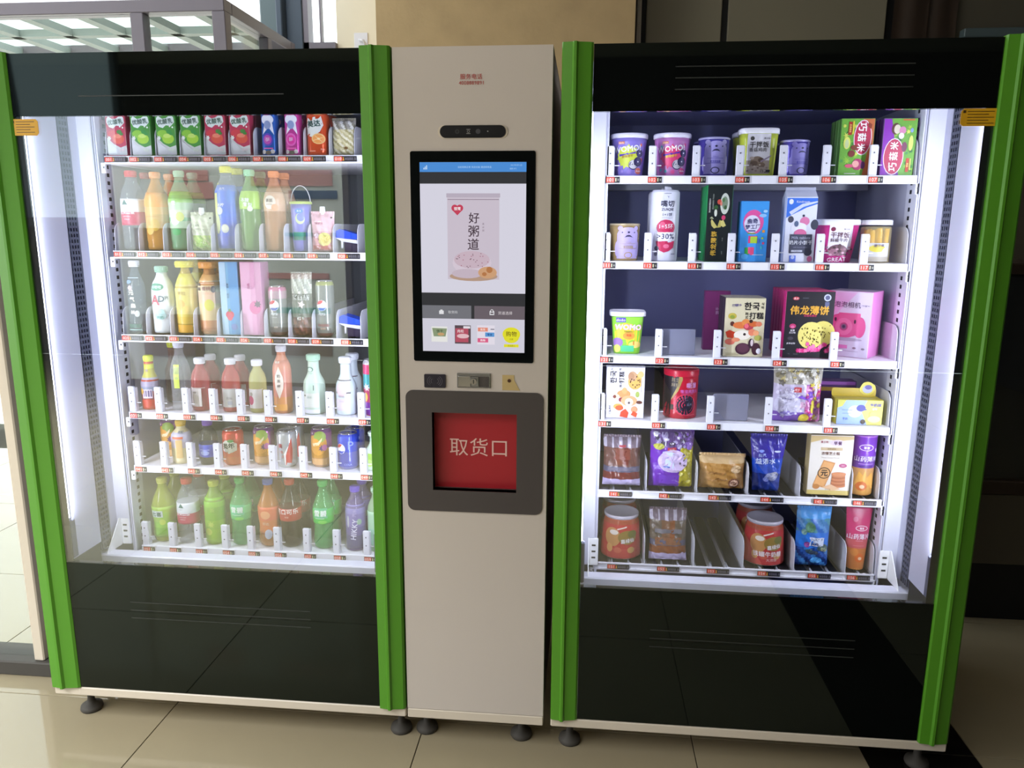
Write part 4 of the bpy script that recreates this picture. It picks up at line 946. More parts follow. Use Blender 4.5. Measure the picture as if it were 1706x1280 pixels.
it = [('r', 0, .094, .133, .186, '#1b1720'), ('e', -.040, .171, .009, .005, '#c8283c'), ('t', -.040, .171, .006, '嘉龙', '#f4d8d8', 0, .03), ('t', -.014, .172, .0035, 'JIALONG', '#8a8a9a'), ('e', .046, .174, .010, .010, '#c4c8e0'), ('e', .046, .174, .0065, .0065, '#5a5e80'), ('r', .046, .154, .012, .016, '#5f6488'),
      ('t', -.001, .138, .0245, '伟龙薄饼', '#e0a838', 0, .05), ('t', .002, .1225, .0065, '玫瑰味薄饼', '#c03060', 0, .03), ('e', .040, .072, .034, .036, '#d9cc6a'), ('e', .008, .066, .036, .039, '#e3d678'), ('e', -.044, .092, .009, .007, '#c0356c'), ('e', -.044, .090, .005, .004, '#e070a0'), ('t', -.044, .080, .0055, '轻薄', '#e8e4ec', 0, .03), ('t', -.044, .0735, .0055, '五口味', '#e8e4ec', 0, .03), ('e', -.048, .057, .008, .005, '#4a4450'), ('t', -.046, .0425, .0055, '多种谷物', '#e8e4ec', 0, .03), ('t', -.050, .012, .003, '120g', '#8a8a90'), ('t', -.030, .012, .003, 'biscuit', '#8a8a90')]
rn = random.Random(9)
for k in range(44):
    a, r = rn.random()*6.28, rn.random()**.5*.032; it.append(('e', .008+r*math.cos(a), .066+r*1.05*math.sin(a), .0010+rn.random()*.0012, .0018+rn.random()*.0016, rn.choice(['#6a5c20', '#8a7428', '#504818'])))
for k in range(14):
    a, r = rn.random()*6.28, rn.random()**.5*.026; it.append(('e', .044+r*.8*math.cos(a), .078+r*math.sin(a), .0014, .0022, '#6a5c20'))
for k in range(26):
    it.append(('s', -.026+.0036*k*.98+rn.random()*.002, .022+rn.random()*.022*(k > 6), .004, .0075, 6, rn.choice(['#d82c80', '#b01c60', '#e85aa0', '#f080b0'])))
p1 = carton('black and magenta thin biscuit box with gold lettering and petals, third shelf', 1.036, z, .135, .192, .028, '#1b1720', it, side='#c41c70', top='#d02a7c')
for k in range(1, 5): twin(p1, -.0070*k, .033*k, ORD[k]+' box of the queue of black and magenta thin biscuit boxes', 'magenta thin biscuit boxes in the queue')
del p1['group']
it = [('r', 0, .095, .123, .186, '#cfc3dc'), ('p', [(-.062, .187), (.020, .187), (-.062, .09)], '#d8a8d4'), ('t', -.004, .152, .0165, '泡泡相机', '#5c4a68', -.02, .01), ('t', .046, .150, .006, '~v~', '#5c4a68'), ('e', -.008, .092, .049, .036, '#d0508c'), ('r', .004, .118, .060, .020, '#d4588f'), ('e', .034, .088, .016, .030, '#cf4f8b'), ('e', -.010, .088, .024, .025, '#dc6ea0'), ('e', -.010, .088, .0115, .012, '#b04078'), ('e', -.010, .088, .0075, .008, '#7a5a78'), ('e', -.010, .088, .004, .0045, '#3c2c4c'), ('e', -.034, .108, .003, .006, '#4a2040'), ('e', .020, .104, .003, .006, '#4a2040'), ('e', -.004, .052, .048, .005, '#a89ab4'), ('r', -.020, .030, .050, .010, '#d878b8'), ('e', .024, .028, .005, .003, '#8a6a80'), ('e', .048, .027, .005, .003, '#8a7a90'), ('r', -.01, .018, .09, .0015, '#a898b4')]
carton('large pink bubble camera toy box turned to show its pink side, third shelf', 1.187, z, .125, .190, .105, '#cfc3dc', it, side='#e08cc8', top='#b9a8c0', rz=math.radians(-35.0), yf=.3165, name='toy_box', cat='toy box')

# ------------------------------------------------ snack machine, fourth shelf
z = RZ['R4']
it = [('r', 0, .078, .111, .152, '#e6e4ee'), ('t', -.036, .125, .019, '한국', '#26222c', PI/2, .06), ('t', -.041, .148, .008, '식', '#2a2630', PI/2, .03), ('t', -.016, .148, .007, '떡', '#2a2630', PI/2, .03), ('t', -.012, .125, .0155, '打糕', '#26222c', PI/2, .05), ('t', -.014, .103, .008, '韩式', '#2a2630', PI/2, .03), ('t', -.044, .026, .0065, '打糕伴多', '#33304a', PI/2, .03),
      ('e', .028, .112, .021, .024, '#dcae5c'), ('e', .020, .128, .013, .015, '#c8a07a'), ('e', .016, .128, .009, .011, '#b78a68'), ('e', .044, .134, .009, .010, '#e0c080'), ('r', .047, .10, .002, .04, '#b0aeb8')]
for k in range(12): it.append(('e', .028+.014*math.cos(k*2.4), .112+.016*math.sin(k*2.4)*((k % 3)+1)/3, .0018, .0024, '#4a2a20'))
it += [('e', -.004, .075, .020, .012, '#d8945a'), ('e', -.002, .084, .008, .010, '#e0a468'), ('e', -.026, .066, .010, .008, '#e6cfae'), ('e', -.031, .066, .005, .005, '#7a3426'), ('e', -.011, .057, .008, .007, '#8c3038'), ('e', .012, .054, .024, .016, '#dfa878'), ('e', .012, .050, .012, .012, '#ece6e2'), ('e', .012, .048, .0035, .004, '#46363a'), ('e', .042, .050, .009, .005, '#6a3c30'), ('e', .036, .074, .006, .009, '#a8b85c'), ('e', -.020, .036, .014, .009, '#d8a850'), ('e', -.016, .032, .012, .008, '#c85a2c'), ('p', [(-.014, .006), (.008, .002), (.012, .018), (.002, .030), (-.012, .020)], '#cc4426'), ('e', .028, .028, .010, .010, '#e29a70'), ('p', [(.018, .012), (.034, .004), (.038, .016), (.026, .024)], '#d4502c'), ('e', -.034, .022, .006, .006, '#e8d8c8')]
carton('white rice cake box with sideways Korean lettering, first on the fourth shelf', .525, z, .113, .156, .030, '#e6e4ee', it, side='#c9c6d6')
def sesame_can(label, x, yf=YF):
    it = [('p', [(-.050, .145), (-.010, .145), (-.004, .120), (-.016, .085), (-.034, .060), (-.036, .010), (-.075, .010), (-.075, .145)], '#241c1e'), ('p', [(-.010, .145), (-.007, .145), (-.001, .120), (-.013, .085), (-.031, .060), (-.034, .055), (-.034, .06), (-.016, .085), (-.004, .120)], '#b09858'),
          ('t', -.022, .118, .012, '黑芝', '#8a7c62', 0, .03), ('t', -.022, .103, .012, '麻糕', '#8a7c62', 0, .03), ('t', .027, .102, .016, '嘶溜', '#d890c8', 0, .05), ('t', .022, .084, .0105, '嘶溜爽脆丸', '#d06ab8', 0, .03), ('r', .016, .076, .040, .0016, '#c04a88'), ('e', .008, .043, .035, .032, '#e03a5a'), ('e', .010, .043, .030, .030, '#201d30'), ('t', .022, .044, .008, '云片', '#9a9ab0', 0, .02), ('r', -.030, .035, .010, .016, '#3a2a22'), ('r', .030, .012, .030, .0016, '#f06a7a')]
    rn = random.Random(2)
    for k in range(26): it.append(('e', .010+.026*rn.uniform(-1, 1)*.8, .043+.024*rn.uniform(-1, 1), .0014, .0010, rn.choice(['#5a5a78', '#3c3c58', '#8a8aa6'])))
    return tub(label, x, z, .104, .147, .100, '#b81c34', '#c4203a', it, lid_h=.020, rim=.001, yf=yf, name='snack_can', cat='snack can')
sc_ = sesame_can('red and black lidded snack can with a round dark sesame picture, fourth shelf', .694, .292)
tub('black lidded snack can standing behind the red and black one', .676, z, .104, .145, .100, '#1e1b22', '#2a262c', [('t', 0, .11, .014, '黑芝', '#5a5a70', 0, .03), ('e', 0, .04, .03, .03, '#35333f')], lid_h=.018, rim=.001, yf=.405, name='snack_can', cat='snack can')
def blobs(n, seed, u0, u1, v0, v1, cols, r=.006):
    rn = random.Random(seed); o = []
    for k in range(n):
        u, v = rn.uniform(u0, u1), rn.uniform(v0, v1); q = r*rn.uniform(.4, 1.1)
        o.append(('e', u, v, q, q*rn.uniform(.4, 1.4), rn.choice(cols)) if k % 2 else ('s', u, v, q*.6, q*1.2, 5, rn.choice(cols)))
    return o
candycol = lambda u, v: '#b4afa4' if v > .70 else ('#c878ae' if u > .64 else ('#c4bcd6' if v > .18 else '#7a50b0'))
CB = blobs(34, 1, -.060, .055, .118, .158, ['#e8e4dc', '#8c8466', '#d8d4c8', '#6a645c', '#c8b878'], .010)+blobs(60, 2, .022, .062, .010, .115, ['#e8b0d8', '#d8c84a', '#9a4ab8', '#f4d8ec', '#c82c80', '#a03090'], .007)+blobs(14, 3, -.06, .0, .02, .11, ['#dcd6ea', '#aaa2c4', '#ece8f4'], .008)
pouch('clear crinkled bag of lollipops with pink foil sweets, fourth snack shelf', 1.026, z, .142, .166, .060, candycol, CB+[('e', -.030, .055, .036, .034, '#c8c4da'), ('r', -.006, .100, .020, .014, '#c02a38'), ('t', -.006, .100, .008, '旺仔', '#f0d0d0', 0, .03), ('p', [(-.005, .078), (.035, .096), (.040, .080), (.020, .070)], '#7040b8'), ('e', .018, .014, .016, .013, '#c8b42c'), ('t', -.035, .072, .006, '果味棒糖', '#8a84a8', 0, .02), ('t', -.035, .060, .006, '维C', '#8a84a8'), ('e', .010, .055, .010, .010, '#d8b0cc'), ('e', .005, .060, .002, .002, '#2a2030'), ('e', .014, .058, .002, .002, '#2a2030'), ('e', -.03, .03, .022, .006, '#8878c0'), ('e', .04, .05, .006, .02, '#d0c040'), ('e', .046, .10, .004, .02, '#e8e0f0')], yf=.282, crimp=False, seed=3)
it = [('r', 0, .037, .126, .072, '#dcd66a'), ('p', [(-.0635, .073), (.018, .073), (.004, .040), (.022, .001), (-.0635, .001)], '#9db6ee'), ('p', [(-.0635, .073), (-.040, .073), (-.050, .055), (-.0635, .05)], '#c8c45a'), ('e', -.014, .040, .020, .018, '#dfe6f6'), ('e', .002, .050, .013, .010, '#4f4f9a'), ('r', .010, .046, .016, .004, '#4f4f9a'), ('e', -.008, .032, .008, .006, '#cdd6ee'), ('r', -.036, .044, .030, .0016, '#6f86cc'), ('r', -.036, .034, .026, .0016, '#6f86cc'), ('t', -.040, .018, .007, '牛奶', '#3a5aa8', 0, .03), ('t', .042, .060, .0095, '牛奶球', '#6a62a8', 0, .05), ('t', .040, .048, .006, '饼干', '#f0f0f8', 0, .03), ('e', .036, .032, .010, .009, '#e8c870'), ('e', .040, .018, .018, .010, '#e8d2a0'), ('e', .010, .010, .007, .007, '#4a4030')]
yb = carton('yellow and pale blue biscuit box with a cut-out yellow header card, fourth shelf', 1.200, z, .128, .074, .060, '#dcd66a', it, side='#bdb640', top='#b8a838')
hd = MB()
hd.prism(rrect(-.066, .060, .074, .098, .006, 4), .024, .026, '#cbb22c', axis='y')
hd.prism([(.034+.021*math.cos(2*PI*k/24)*(1.1 if k % 6 < 3 else .96), .098+.020*math.sin(2*PI*k/24)) for k in range(24)], .0215, .0235, '#dccf48', axis='y')
deco([('e', .034, .096, .014, .012, '#b9bce0'), ('e', .036, .102, .010, .007, '#5a4c9c')], lambda u, v, e: (u, .0213-e, v), hd)
hd.build('header_card', 'carton', yb, local=True)
carton('purple and gold biscuit box lying behind the yellow one on the fourth shelf', 1.165, z, .120, .106, .05, '#5a2c78', [('r', 0, .100, .11, .010, '#a85ac0'), ('r', 0, .082, .11, .012, '#c8a040'), ('r', 0, .05, .11, .04, '#4a2468')], side='#3f2258', yf=.40)

# ------------------------------------------------ snack machine, fifth shelf
z = RZ['R5']
def buncol(a, b, c):
    def f(u, v):
        if v < .17: return '#c0b4da'
        if v < .30: return a
        if v < .42: return '#5c5a72'
        if v < .48: return b
        if v < .80: return [c, a, b, c][int(u*9) % 4] if .25 < u < .75 else b
        return '#7a6a78' if int(u*14) % 3 else '#c4bccc'
    return f
pouch('brown bread bag with a scalloped lilac band, first on the fifth shelf', .524, z, .116, .148, .050, buncol('#6e2c2a', '#6a4640', '#7c4638'), [('r', 0, .10, .050, .030, '#7a3428'), ('r', 0, .055, .085, .010, '#6a6478'), ('r', .0, .125, .020, .006, '#b03a4a')], name='bread_bag', seed=4, lean=.12)
mix = lambda u, v: '#6a4a90' if v > .72 else ('#c4b828' if u > .66 else '#6c28b0')
LB = blobs(40, 4, -.055, .055, .132, .172, ['#d8d4e8', '#5a3a80', '#a89cc8', '#e8e4f0', '#3a2f50', '#8a60c0'], .009)+blobs(24, 5, .024, .056, .02, .13, ['#d8cc48', '#b8a824', '#e8e080', '#a89a20'], .007)+[('r', .030, .160, .003, .035, '#e8e8f0', .25), ('r', .046, .158, .003, .040, '#e8e8f0', .35), ('r', -.02, .150, .003, .03, '#d8d4e8', -.1)]
pouch('purple and yellow lollipop bag with a round cow-spotted label, fifth shelf', .672, z, .132, .178, .056, mix, LB+[('e', .002, .088, .044, .036, '#cdb8e0'), ('r', -.012, .092, .034, .050, '#c0cde8'), ('r', -.002, .124, .026, .013, '#b8283c'), ('t', -.002, .124, .007, '旺仔', '#e8c8cc', 0, .03), ('e', -.040, .132, .016, .010, '#b8b84c'), ('r', -.014, .070, .026, .0055, '#4a6ac0'), ('t', -.012, .100, .006, '牛奶味', '#6a7ab0', 0, .02), ('t', -.012, .088, .005, '棒棒糖', '#6a7ab0'), ('p', [(.020, .112), (.026, .110), (.034, .114), (.036, .108), (.028, .104), (.022, .106)], '#2a2038'), ('e', .018, .096, .003, .003, '#3a2c48'), ('e', .034, .092, .004, .003, '#3a2c48'), ('e', .024, .082, .003, .004, '#3a2c48'), ('e', .036, .076, .003, .003, '#3a2c48'), ('r', -.006, .030, .060, .030, '#6c28b8'), ('t', .010, .026, .006, 'lollipop', '#b8a0e0')], name='sweet_bag', cat='sweet bag', seed=5)
for (dx, dz, tl) in ((.028, .155, .10), (.046, .158, .20)):
    pass
def loaf(u, v): return '#d0b080' if v > .80 else ('#c09050' if int(u*8+v*3) % 3 else '#b08040')
pouch('golden brown bread roll bag with a face-shaped seal, third on the fifth shelf', .824, z, .138, .104, .058, loaf, [('e', .034, .024, .017, .016, '#7a4a26'), ('e', .034, .023, .0125, .012, '#d8b49a'), ('r', .028, .024, .0015, .006, '#a04a3a'), ('r', .034, .024, .0015, .006, '#a04a3a'), ('r', .040, .024, .0015, .006, '#a04a3a'), ('p', [(.026, .013), (.034, .015), (.042, .013), (.034, .011)], '#2a1a14'), ('e', .038, .068, .016, .012, '#d9b88a'), ('e', -.02, .055, .03, .004, '#a87838'), ('e', -.02, .035, .032, .004, '#a87838')], name='bread_bag', seed=6, crimp=True)
pouch('royal blue snack bag with white lettering, hanging crooked on the fifth shelf', .955, z, .108, .170, .044, lambda u, v: '#3026a0' if v > .62 else ('#1c48b8' if v > .35 else ('#1a2f80' if u < .5 else '#20388c')), [('t', -.010, .098, .017, '益汤水', '#c8d4f4', .06, .05), ('t', -.020, .116, .010, '盐汽', '#a8bcf0', .06, .03), ('e', -.022, .128, .008, .004, '#8098e8'), ('e', .024, .128, .010, .003, '#c8d0f0'), ('e', .010, .050, .020, .012, '#8088b0'), ('e', .018, .056, .012, .010, '#a8a8b8'), ('e', -.004, .042, .010, .007, '#606ca8'), ('p', [(-.030, .155), (-.027, .168), (-.024, .155), (-.026, .148)], '#a8a8f0'), ('p', [(.022, .150), (.025, .168), (.028, .150)], '#a8a8f0')], name='snack_bag', seed=7, taper=.28)
it = [('r', 0, .091, .121, .180, '#dcd6cc'), ('p', [(-.0605, .181), (.0605, .181), (.0605, .172), (.02, .166), (-.02, .172), (-.0605, .160)], '#cbb27a'), ('r', 0, .008, .121, .014, '#c9b468'), ('t', -.022, .163, .0065, '嘉士利', '#a04858', 0, .03), ('e', .016, .160, .022, .010, '#d8c8dc'), ('t', .016, .160, .011, '早餐', '#5a3058', 0, .05), ('r', .0, .142, .062, .009, '#c4ae88'), ('t', 0, .142, .0055, '酥脆美味', '#8a7048'), ('t', -.002, .1285, .0095, '浓情芝士糕', '#6a4030', 0, .03), ('t', -.002, .115, .0052, 'Yoncy Cheese Biscuit', '#8a7a6a'), ('e', .036, .092, .0115, .0065, '#b0507a'), ('t', .036, .092, .004, '原味', '#e8c8d8'),
      ('p', [(-.046, .030), (-.012, .022), (.014, .100), (-.020, .108)], '#c88c50'), ('p', [(-.043, .034), (-.014, .027), (.010, .097), (-.018, .104)], '#d89f62'), ('e', -.016, .068, .0185, .0175, '#2c2018'), ('e', -.016, .068, .0160, .0150, '#d09a5c'), ('t', -.016, .068, .018, '元', '#2c2018', 0, .08)]
for k in range(7): it.append(('e', .026, .030+.0052*k, .022-.0004*k, .0060, '#a8603a' if k % 2 else '#c07a4c'))
it += [('e', .026, .066, .021, .006, '#c88458'), ('p', [(-.020, .024), (.010, .014), (.034, .020), (.006, .034)], '#d8b088'), ('e', -.036, .026, .010, .008, '#b87a3c'), ('t', -.002, .018, .005, '净含量', '#8a7a5a')]
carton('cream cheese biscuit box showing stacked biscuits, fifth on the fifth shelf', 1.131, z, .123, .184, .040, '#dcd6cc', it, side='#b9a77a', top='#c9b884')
def yam(label, x, zz, w, h, c1, c2, c3, word, wb=None, taper=True, yf=YF):
    fn = lambda u, v: c1 if v > .55 else (c2 if v > .40 else c3)
    return (fn, word)
t = put('snack_tube', 'straight purple and orange snack tube, last on the fifth shelf', 'snack tube', 1.233, z, YF, .072)
pr = [(.031, 0, '#c88a4a'), (.034, .004, '#d29a50'), (.034, .060, '#c9965c'), (.0345, .085, '#6c3ca0'), (.0355, .120, '#7a3cb4'), (.036, .178, '#9a4ac8'), (.037, .180, '#b078d0'), (.037, .184), (.002, .184)]
MB().lathe(pr, '#7a3cb4', 32).build('body', 'plastic', t, local=True)
deco([('e', -.003, .148, .021, .010, '#e8d8f0'), ('e', -.003, .148, .0185, .0080, '#7a3cb4'), ('t', -.003, .148, .008, '薯意', '#f0e4f6', 0, .04), ('t', .0, .114, .0165, '山药薄片', '#e4d8f0', 0, .04), ('r', 0, .098, .044, .0015, '#c0a0d8'), ('r', 0, .090, .040, .004, '#4a2878'), ('p', [(-.030, .030), (-.018, .075), (-.012, .050), (.000, .080), (.006, .050), (.020, .072), (.028, .050), (.030, .020)], '#e0a850'), ('e', -.008, .030, .016, .014, '#c86a30'), ('e', -.006, .028, .007, .006, '#e8c8a0'), ('e', .028, .140, .004, .006, '#d8c8ec')], surf_lathe([(a[0], a[1]) for a in pr[:6]])).build('printed_label', 'print', t, local=True)

# ------------------------------------------------ snack machine, bottom shelf
z = RZ['R6']
def paste_tub(label, x, yf, c='#b8403c', cap='#c2bcc6'):
    t = put('snack_tub', label, 'snack tub', x, z, yf, .13)
    pr = [(.062, 0, '#d8cfc8'), (.065, .003, c), (.064, .012, c), (.056, .110, '#a8543c'), (.052, .122, '#b8604a'), (.052, .128, c)]
    MB().lathe(pr, c, 36).build('body', 'film', t, local=True)
    MB().lathe([(.0525, .125), (.054, .128), (.054, .135), (.052, .137), (.050, .134), (.002, .134)], cap, 36).build('lid', 'plastic', t, local=True)
    it = [('r', .0, .020, .095, .030, c), ('e', -.030, .070, .026, .030, '#c08a50'), ('e', -.025, .085, .014, .008, '#e8dccc'), ('e', .018, .070, .030, .022, '#8f7434'), ('e', .034, .080, .016, .012, '#6c6a30'), ('t', .018, .060, .013, '嘉绿仙', '#ece4e0', .12, .04), ('e', .030, .030, .012, .010, '#c89a5c'), ('e', -.012, .030, .012, .009, '#c46048'), ('e', -.038, .035, .010, .014, '#d09a5a'), ('r', .0, .100, .030, .004, '#e8d8c8', .3)]
    deco(it, surf_lathe([(a[0], a[1]) for a in pr])).build('printed_label', 'print', t, local=True)
    return t
pa = paste_tub('squat red snack tub with a grey lid, first on the bottom snack shelf', .531, .283)
twin(pa, -.016, .140, 'squat red snack tub standing behind the first one on the bottom shelf')
pouch('brown toast bag with a scalloped lilac foot, second on the bottom snack shelf', .674, z, .116, .150, .036, buncol('#8a5030', '#6a5c50', '#805a44'), [('r', 0, .060, .080, .022, '#86563a'), ('r', 0, .090, .082, .012, '#6e6a74'), ('p', [(-.048, .022), (.048, .026), (.040, .004), (0, .0), (-.040, .003)], '#c4b8dc')], name='bread_bag', seed=8, lean=.25)
pb = paste_tub('squat red snack tub with white characters, fourth lane of the bottom shelf', .972, .283)
deco([('t', 0, .038, .016, '铁罐牛奶糖', '#ecdcd8', 0, .05), ('t', .012, .020, .010, '大浓情', '#e0b0a8', 0, .03)], surf_lathe([(.065, 0), (.0575, .110)]), off=.0012).build('tub_lettering', 'print', pb, local=True)
td = twin(pb, -.028, .140, 'dark-topped squat snack tub behind the one with white characters')
pouch('bright blue snack bag with a white name patch, fifth on the bottom shelf', 1.105, z, .102, .184, .046, lambda u, v: '#4a9ae0' if v > .84 else (['#3a7ab0', '#4a8a9a', '#2f6cc0', '#5a90c8'][int(u*7+v*9) % 4] if v > .62 else ('#2f78d8' if v > .34 else ['#1c3c80', '#2c5cae', '#3f88d0'][int(u*6+v*11) % 3])), [('r', .008, .085, .042, .027, '#d4dcf0'), ('t', .008, .092, .0075, 'HAISU', '#20285a', 0, .05), ('t', .008, .079, .0095, '宾博生', '#20285a', 0, .04), ('e', -.020, .076, .008, .009, '#8a3a8c'), ('e', .026, .066, .016, .012, '#3f5a5c'), ('e', .030, .060, .009, .007, '#a8b088'), ('e', -.012, .055, .010, .008, '#2c4a50'), ('e', -.014, .130, .014, .016, '#3f7a5c'), ('e', .0, .050, .014, .006, '#28384c'), ('e', .01, .025, .018, .010, '#4aa0e0'), ('e', -.030, .115, .007, .010, '#7aa8a0')], name='snack_bag', seed=9)
squeeze_tube('pink and orange snack tube, flat at the top, last on the bottom shelf', 1.230, z, .084, .186, lambda u, v: '#c8386c' if v > .52 else ('#c85a60' if v > .34 else '#c87838'), [('e', .008, .128, .020, .0085, '#f0d8e0'), ('e', .008, .128, .0175, .0065, '#c8386c'), ('t', .008, .128, .0065, '薯意', '#f4e4ea', 0, .04), ('t', .0, .103, .0165, '山药薄片', '#f0dce4', 0, .04), ('r', .002, .090, .024, .0014, '#e8a8b8'), ('r', 0, .075, .036, .0014, '#d88a8a'), ('e', .004, .038, .015, .014, '#d86a28'), ('e', .006, .036, .006, .005, '#f0c8a0'), ('e', -.012, .055, .012, .012, '#d88840'), ('e', -.012, .155, .008, .008, '#d87a98')], wb=.056)

# ================================================================ drinks machine, top shelf
z = LZ['L1']
def milk(label, x, c, dark, fruit, leaf, d0=.29):
    it = [('r', 0, .064, .059, .122, '#dfe4e2'), ('r', 0, .105, .059, .044, c), ('p', [(-.029, .088), (.029, .088), (.029, .030), (.010, .024), (-.010, .034), (-.029, .052)], c),
          ('p', [(-.026, .106), (-.020, .112), (-.008, .104), (.004, .106), (.018, .116), (.026, .108), (.028, .094), (.018, .084), (.002, .086), (-.008, .078), (-.020, .082), (-.027, .094)], '#e4f0ec'), ('t', .000, .0965, .0145, '优酸乳', dark, .10, .03),
          ('e', -.010, .062, .016, .011, fruit[0]), ('e', .006, .048, .018, .014, fruit[1]), ('e', .004, .056, .012, .006, fruit[2]), ('e', .010, .068, .008, .006, leaf), ('e', .016, .062, .006, .004, leaf), ('s', -.022, .050, .004, .008, 6, '#eef2ee'), ('e', .022, .080, .0025, .0025, '#f4f8f4'), ('e', .014, .083, .0025, .0025, '#f4f8f4'),
          ('p', [(-.0295, .046), (-.0295, .004), (.020, .004), (.004, .018), (-.012, .030)], '#dce0e4'), ('t', .014, .016, .008, '草莓' if fruit[3] else '苹果', '#f0dce0' if fruit[3] else '#e8f4e0', 0, .03), ('r', 0, .004, .056, .004, '#d0d4d8')]
    return carton(label, x, z, .061, .129, .040, c, it, side=dark if 0 else c, top='#cfd8d4', cat='milk carton', name='milk_carton', seam=False, yf=.279)
gr = ('#4c9a3c', '#4a6a5a', ('#8cc83c', '#a8d83c', '#c8e870', 0), '#3c9a44'); rd = ('#c03858', '#4a6a5a', ('#d8404c', '#e05a44', '#f08a70', 1), '#4a8a3c')
L = []
for x, k, w in ((-.990, rd, 'strawberry milk carton beside the left end, palest of the red ones'), (-.925, gr, 'green apple milk carton, first of the three green cartons'), (-.860, gr, 'green apple milk carton, second of the three green cartons'), (-.770, gr, 'green apple milk carton beside the pink cartons, third green one'), (-.694, rd, 'strawberry milk carton right of the green apple cartons'), (-.619, rd, 'strawberry milk carton left of the small blue can')):
    a = milk(w, x, *k); L.append(a)
    twin(a, .010, .045, w.replace('carton', 'carton queued behind the front one of the', 1).split(',')[0] if 0 else 'milk carton in the second row, behind the '+w.split(',')[0].split(' beside')[0].split(' right')[0].split(' left')[0]+[' by the left end', ' nearest it', ' two lanes on', ' near the pink ones', ' after the green ones', ' by the blue can'][len(L)-1])
def mini(label, x, c1, c2, c3):
    it = [('e', .0, .100, .018, .014, '#e8ecf8'), ('p', [(-.015, .058), (-.008, .092), (.004, .100), (.014, .090), (.018, .058), (.012, .070), (.004, .086), (-.006, .076)], '#e6e6f2'), ('e', 0, .085, .010, .012, '#8a9ac8'), ('e', -.001, .044, .015, .018, c2), ('e', -.001, .044, .011, .013, c3), ('t', -.001, .044, .012, '莓', '#e8b8e0', 0, .03), ('e', -.013, .010, .006, .006, '#d8d4d0'), ('e', .012, .011, .006, .006, '#d8d4d0'), ('e', .0, .008, .008, .006, '#70685c'), ('r', 0, .020, .026, .003, '#e868b0')]
    return tub(label, x, z, .048, .126, .048, c1, '#c8ccd8', it, n=3.2, lid_h=.006, rim=.001, mat_='can', yf=.279, name='drink_can', cat='drink can', lidmat='can')
for x, a, b_, c, d_, lb in ((-.527, 'small squared blue drink can with a white wave, top drinks shelf', '#2f6cc8', '#5a3fb8', '#c04ab0', 'blue'), (-.457, 'small squared pink drink can with a white wave, top drinks shelf', '#d84aa8', '#e060b8', '#d8309a', 'pink')):
    t_ = mini(a, x, b_, c, d_); twin(t_, .012, .055, 'small squared %s drink can in the second row of the top shelf' % lb)
it = [('p', [(-.022, .104), (.018, .108), (.024, .084), (.014, .066), (-.008, .050), (-.026, .056), (-.028, .084)], '#d8dcd8'), ('t', -.004, .088, .018, '美达', '#1c4a44', .10, .05), ('e', .009, .046, .020, .015, '#e8c080'), ('e', .009, .046, .017, .012, '#e89a50'), ('e', .009, .046, .004, .003, '#f0d8a8'), ('r', .009, .046, .032, .0012, '#f0d8a8', .3), ('r', .009, .046, .026, .0012, '#f0d8a8', -.7), ('r', -.010, .012, .018, .002, '#f0c0a8'), ('t', .02, .016, .006, '汽水', '#f0b0a0', 0, .03), ('r', -.008, .114, .026, .0016, '#f0a080')]
oc = tub('squared orange soda can with a grey-white patch and orange slice, top shelf', -.389, z, .063, .126, .063, '#dc5428', '#c8ccd0', it, n=3.0, lid_h=.006, rim=.001, mat_='can', yf=.279, name='drink_can', cat='drink can', lidmat='can')
twin(oc, .014, .070, 'squared orange soda can standing behind the one with the orange slice')
pouch('clear crinkled bag of pale snacks at the right end of the top drinks shelf', -.275, z, .072, .098, .045, lambda u, v: ['#c8bf92', '#d8d0a8', '#b0a878', '#e4dfc4'][int(u*8+v*13) % 4] if v < .75 else ['#a8a49a', '#dcdcd4', '#8a8678'][int(u*9+v*7) % 3], [('e', .010, .020, .006, .004, '#7a5a2c'), ('e', -.01, .04, .008, .006, '#e0d8b0')], seed=11, yf=.28)

# ------------------------------------------------ second drinks shelf
z = LZ['L2']
def tri(u, v, s, c): return [('p', [(u-s, v-s*.7), (u+s, v-s*.7), (u, v+s*.9)], c)]
def water(label, x, zz, w, h, cap='#c02840', yf=YF):
    it = tri(-.006, h*.60, .0095, '#2f6a64')+[('t', -.006, h*.545, .0035, '天然水', '#2f5a6a'), ('t', -.002, h*.475, .0105, '农夫山泉', '#f2e0e6', 0, .05), ('t', -.002, h*.425, .0045, '饮用天然水', '#eec8d0', 0, .02), ('t', -.002, h*.390, .0045, '550ml', '#eec8d0', 0, .02)]
    return bottle(label, x, zz, w, h, '#aab4be', cap, it, 'dome', ['#c02c5c', '#c02c5c', '#c02c5c', '#dfe4ea', '#dfe4ea', '#dfe4ea'], body='clearer', sleeve_z=(.34, .70), yf=yf)
wa = water('clear water bottle with red cap and white over red label, second drinks shelf', -.981, z, .070, .236)
twin(wa, .010, .080, 'clear red-capped water bottle standing behind the front one, second shelf')
def tea(label, x, zz, w, h, liq, cap, sleeve, it, shape='soft', sz=(.30, .80), body='clear', yf=YF): return bottle(label, x, zz, w, h, liq, cap, it, shape, sleeve, body=body, sleeve_z=sz, yf=yf)
a = tea('orange juice bottle with an orange cap, second in the second drinks shelf', -.902, z, .072, .232, '#d89a3c', '#e08a3a', ['#c89a48', '#c8a050', '#d8a858', '#e89c34', '#e89c34'], [('t', -.022, .125, .007, '汁', '#7a3a9a', PI/2, .03), ('e', .008, .075, .014, .018, '#c8a030'), ('e', -.008, .060, .012, .014, '#d0b050'), ('r', 0, .10, .04, .001, '#b87a28')])
twin(a, .012, .080, 'orange juice bottle standing behind the one with the orange cap in front')
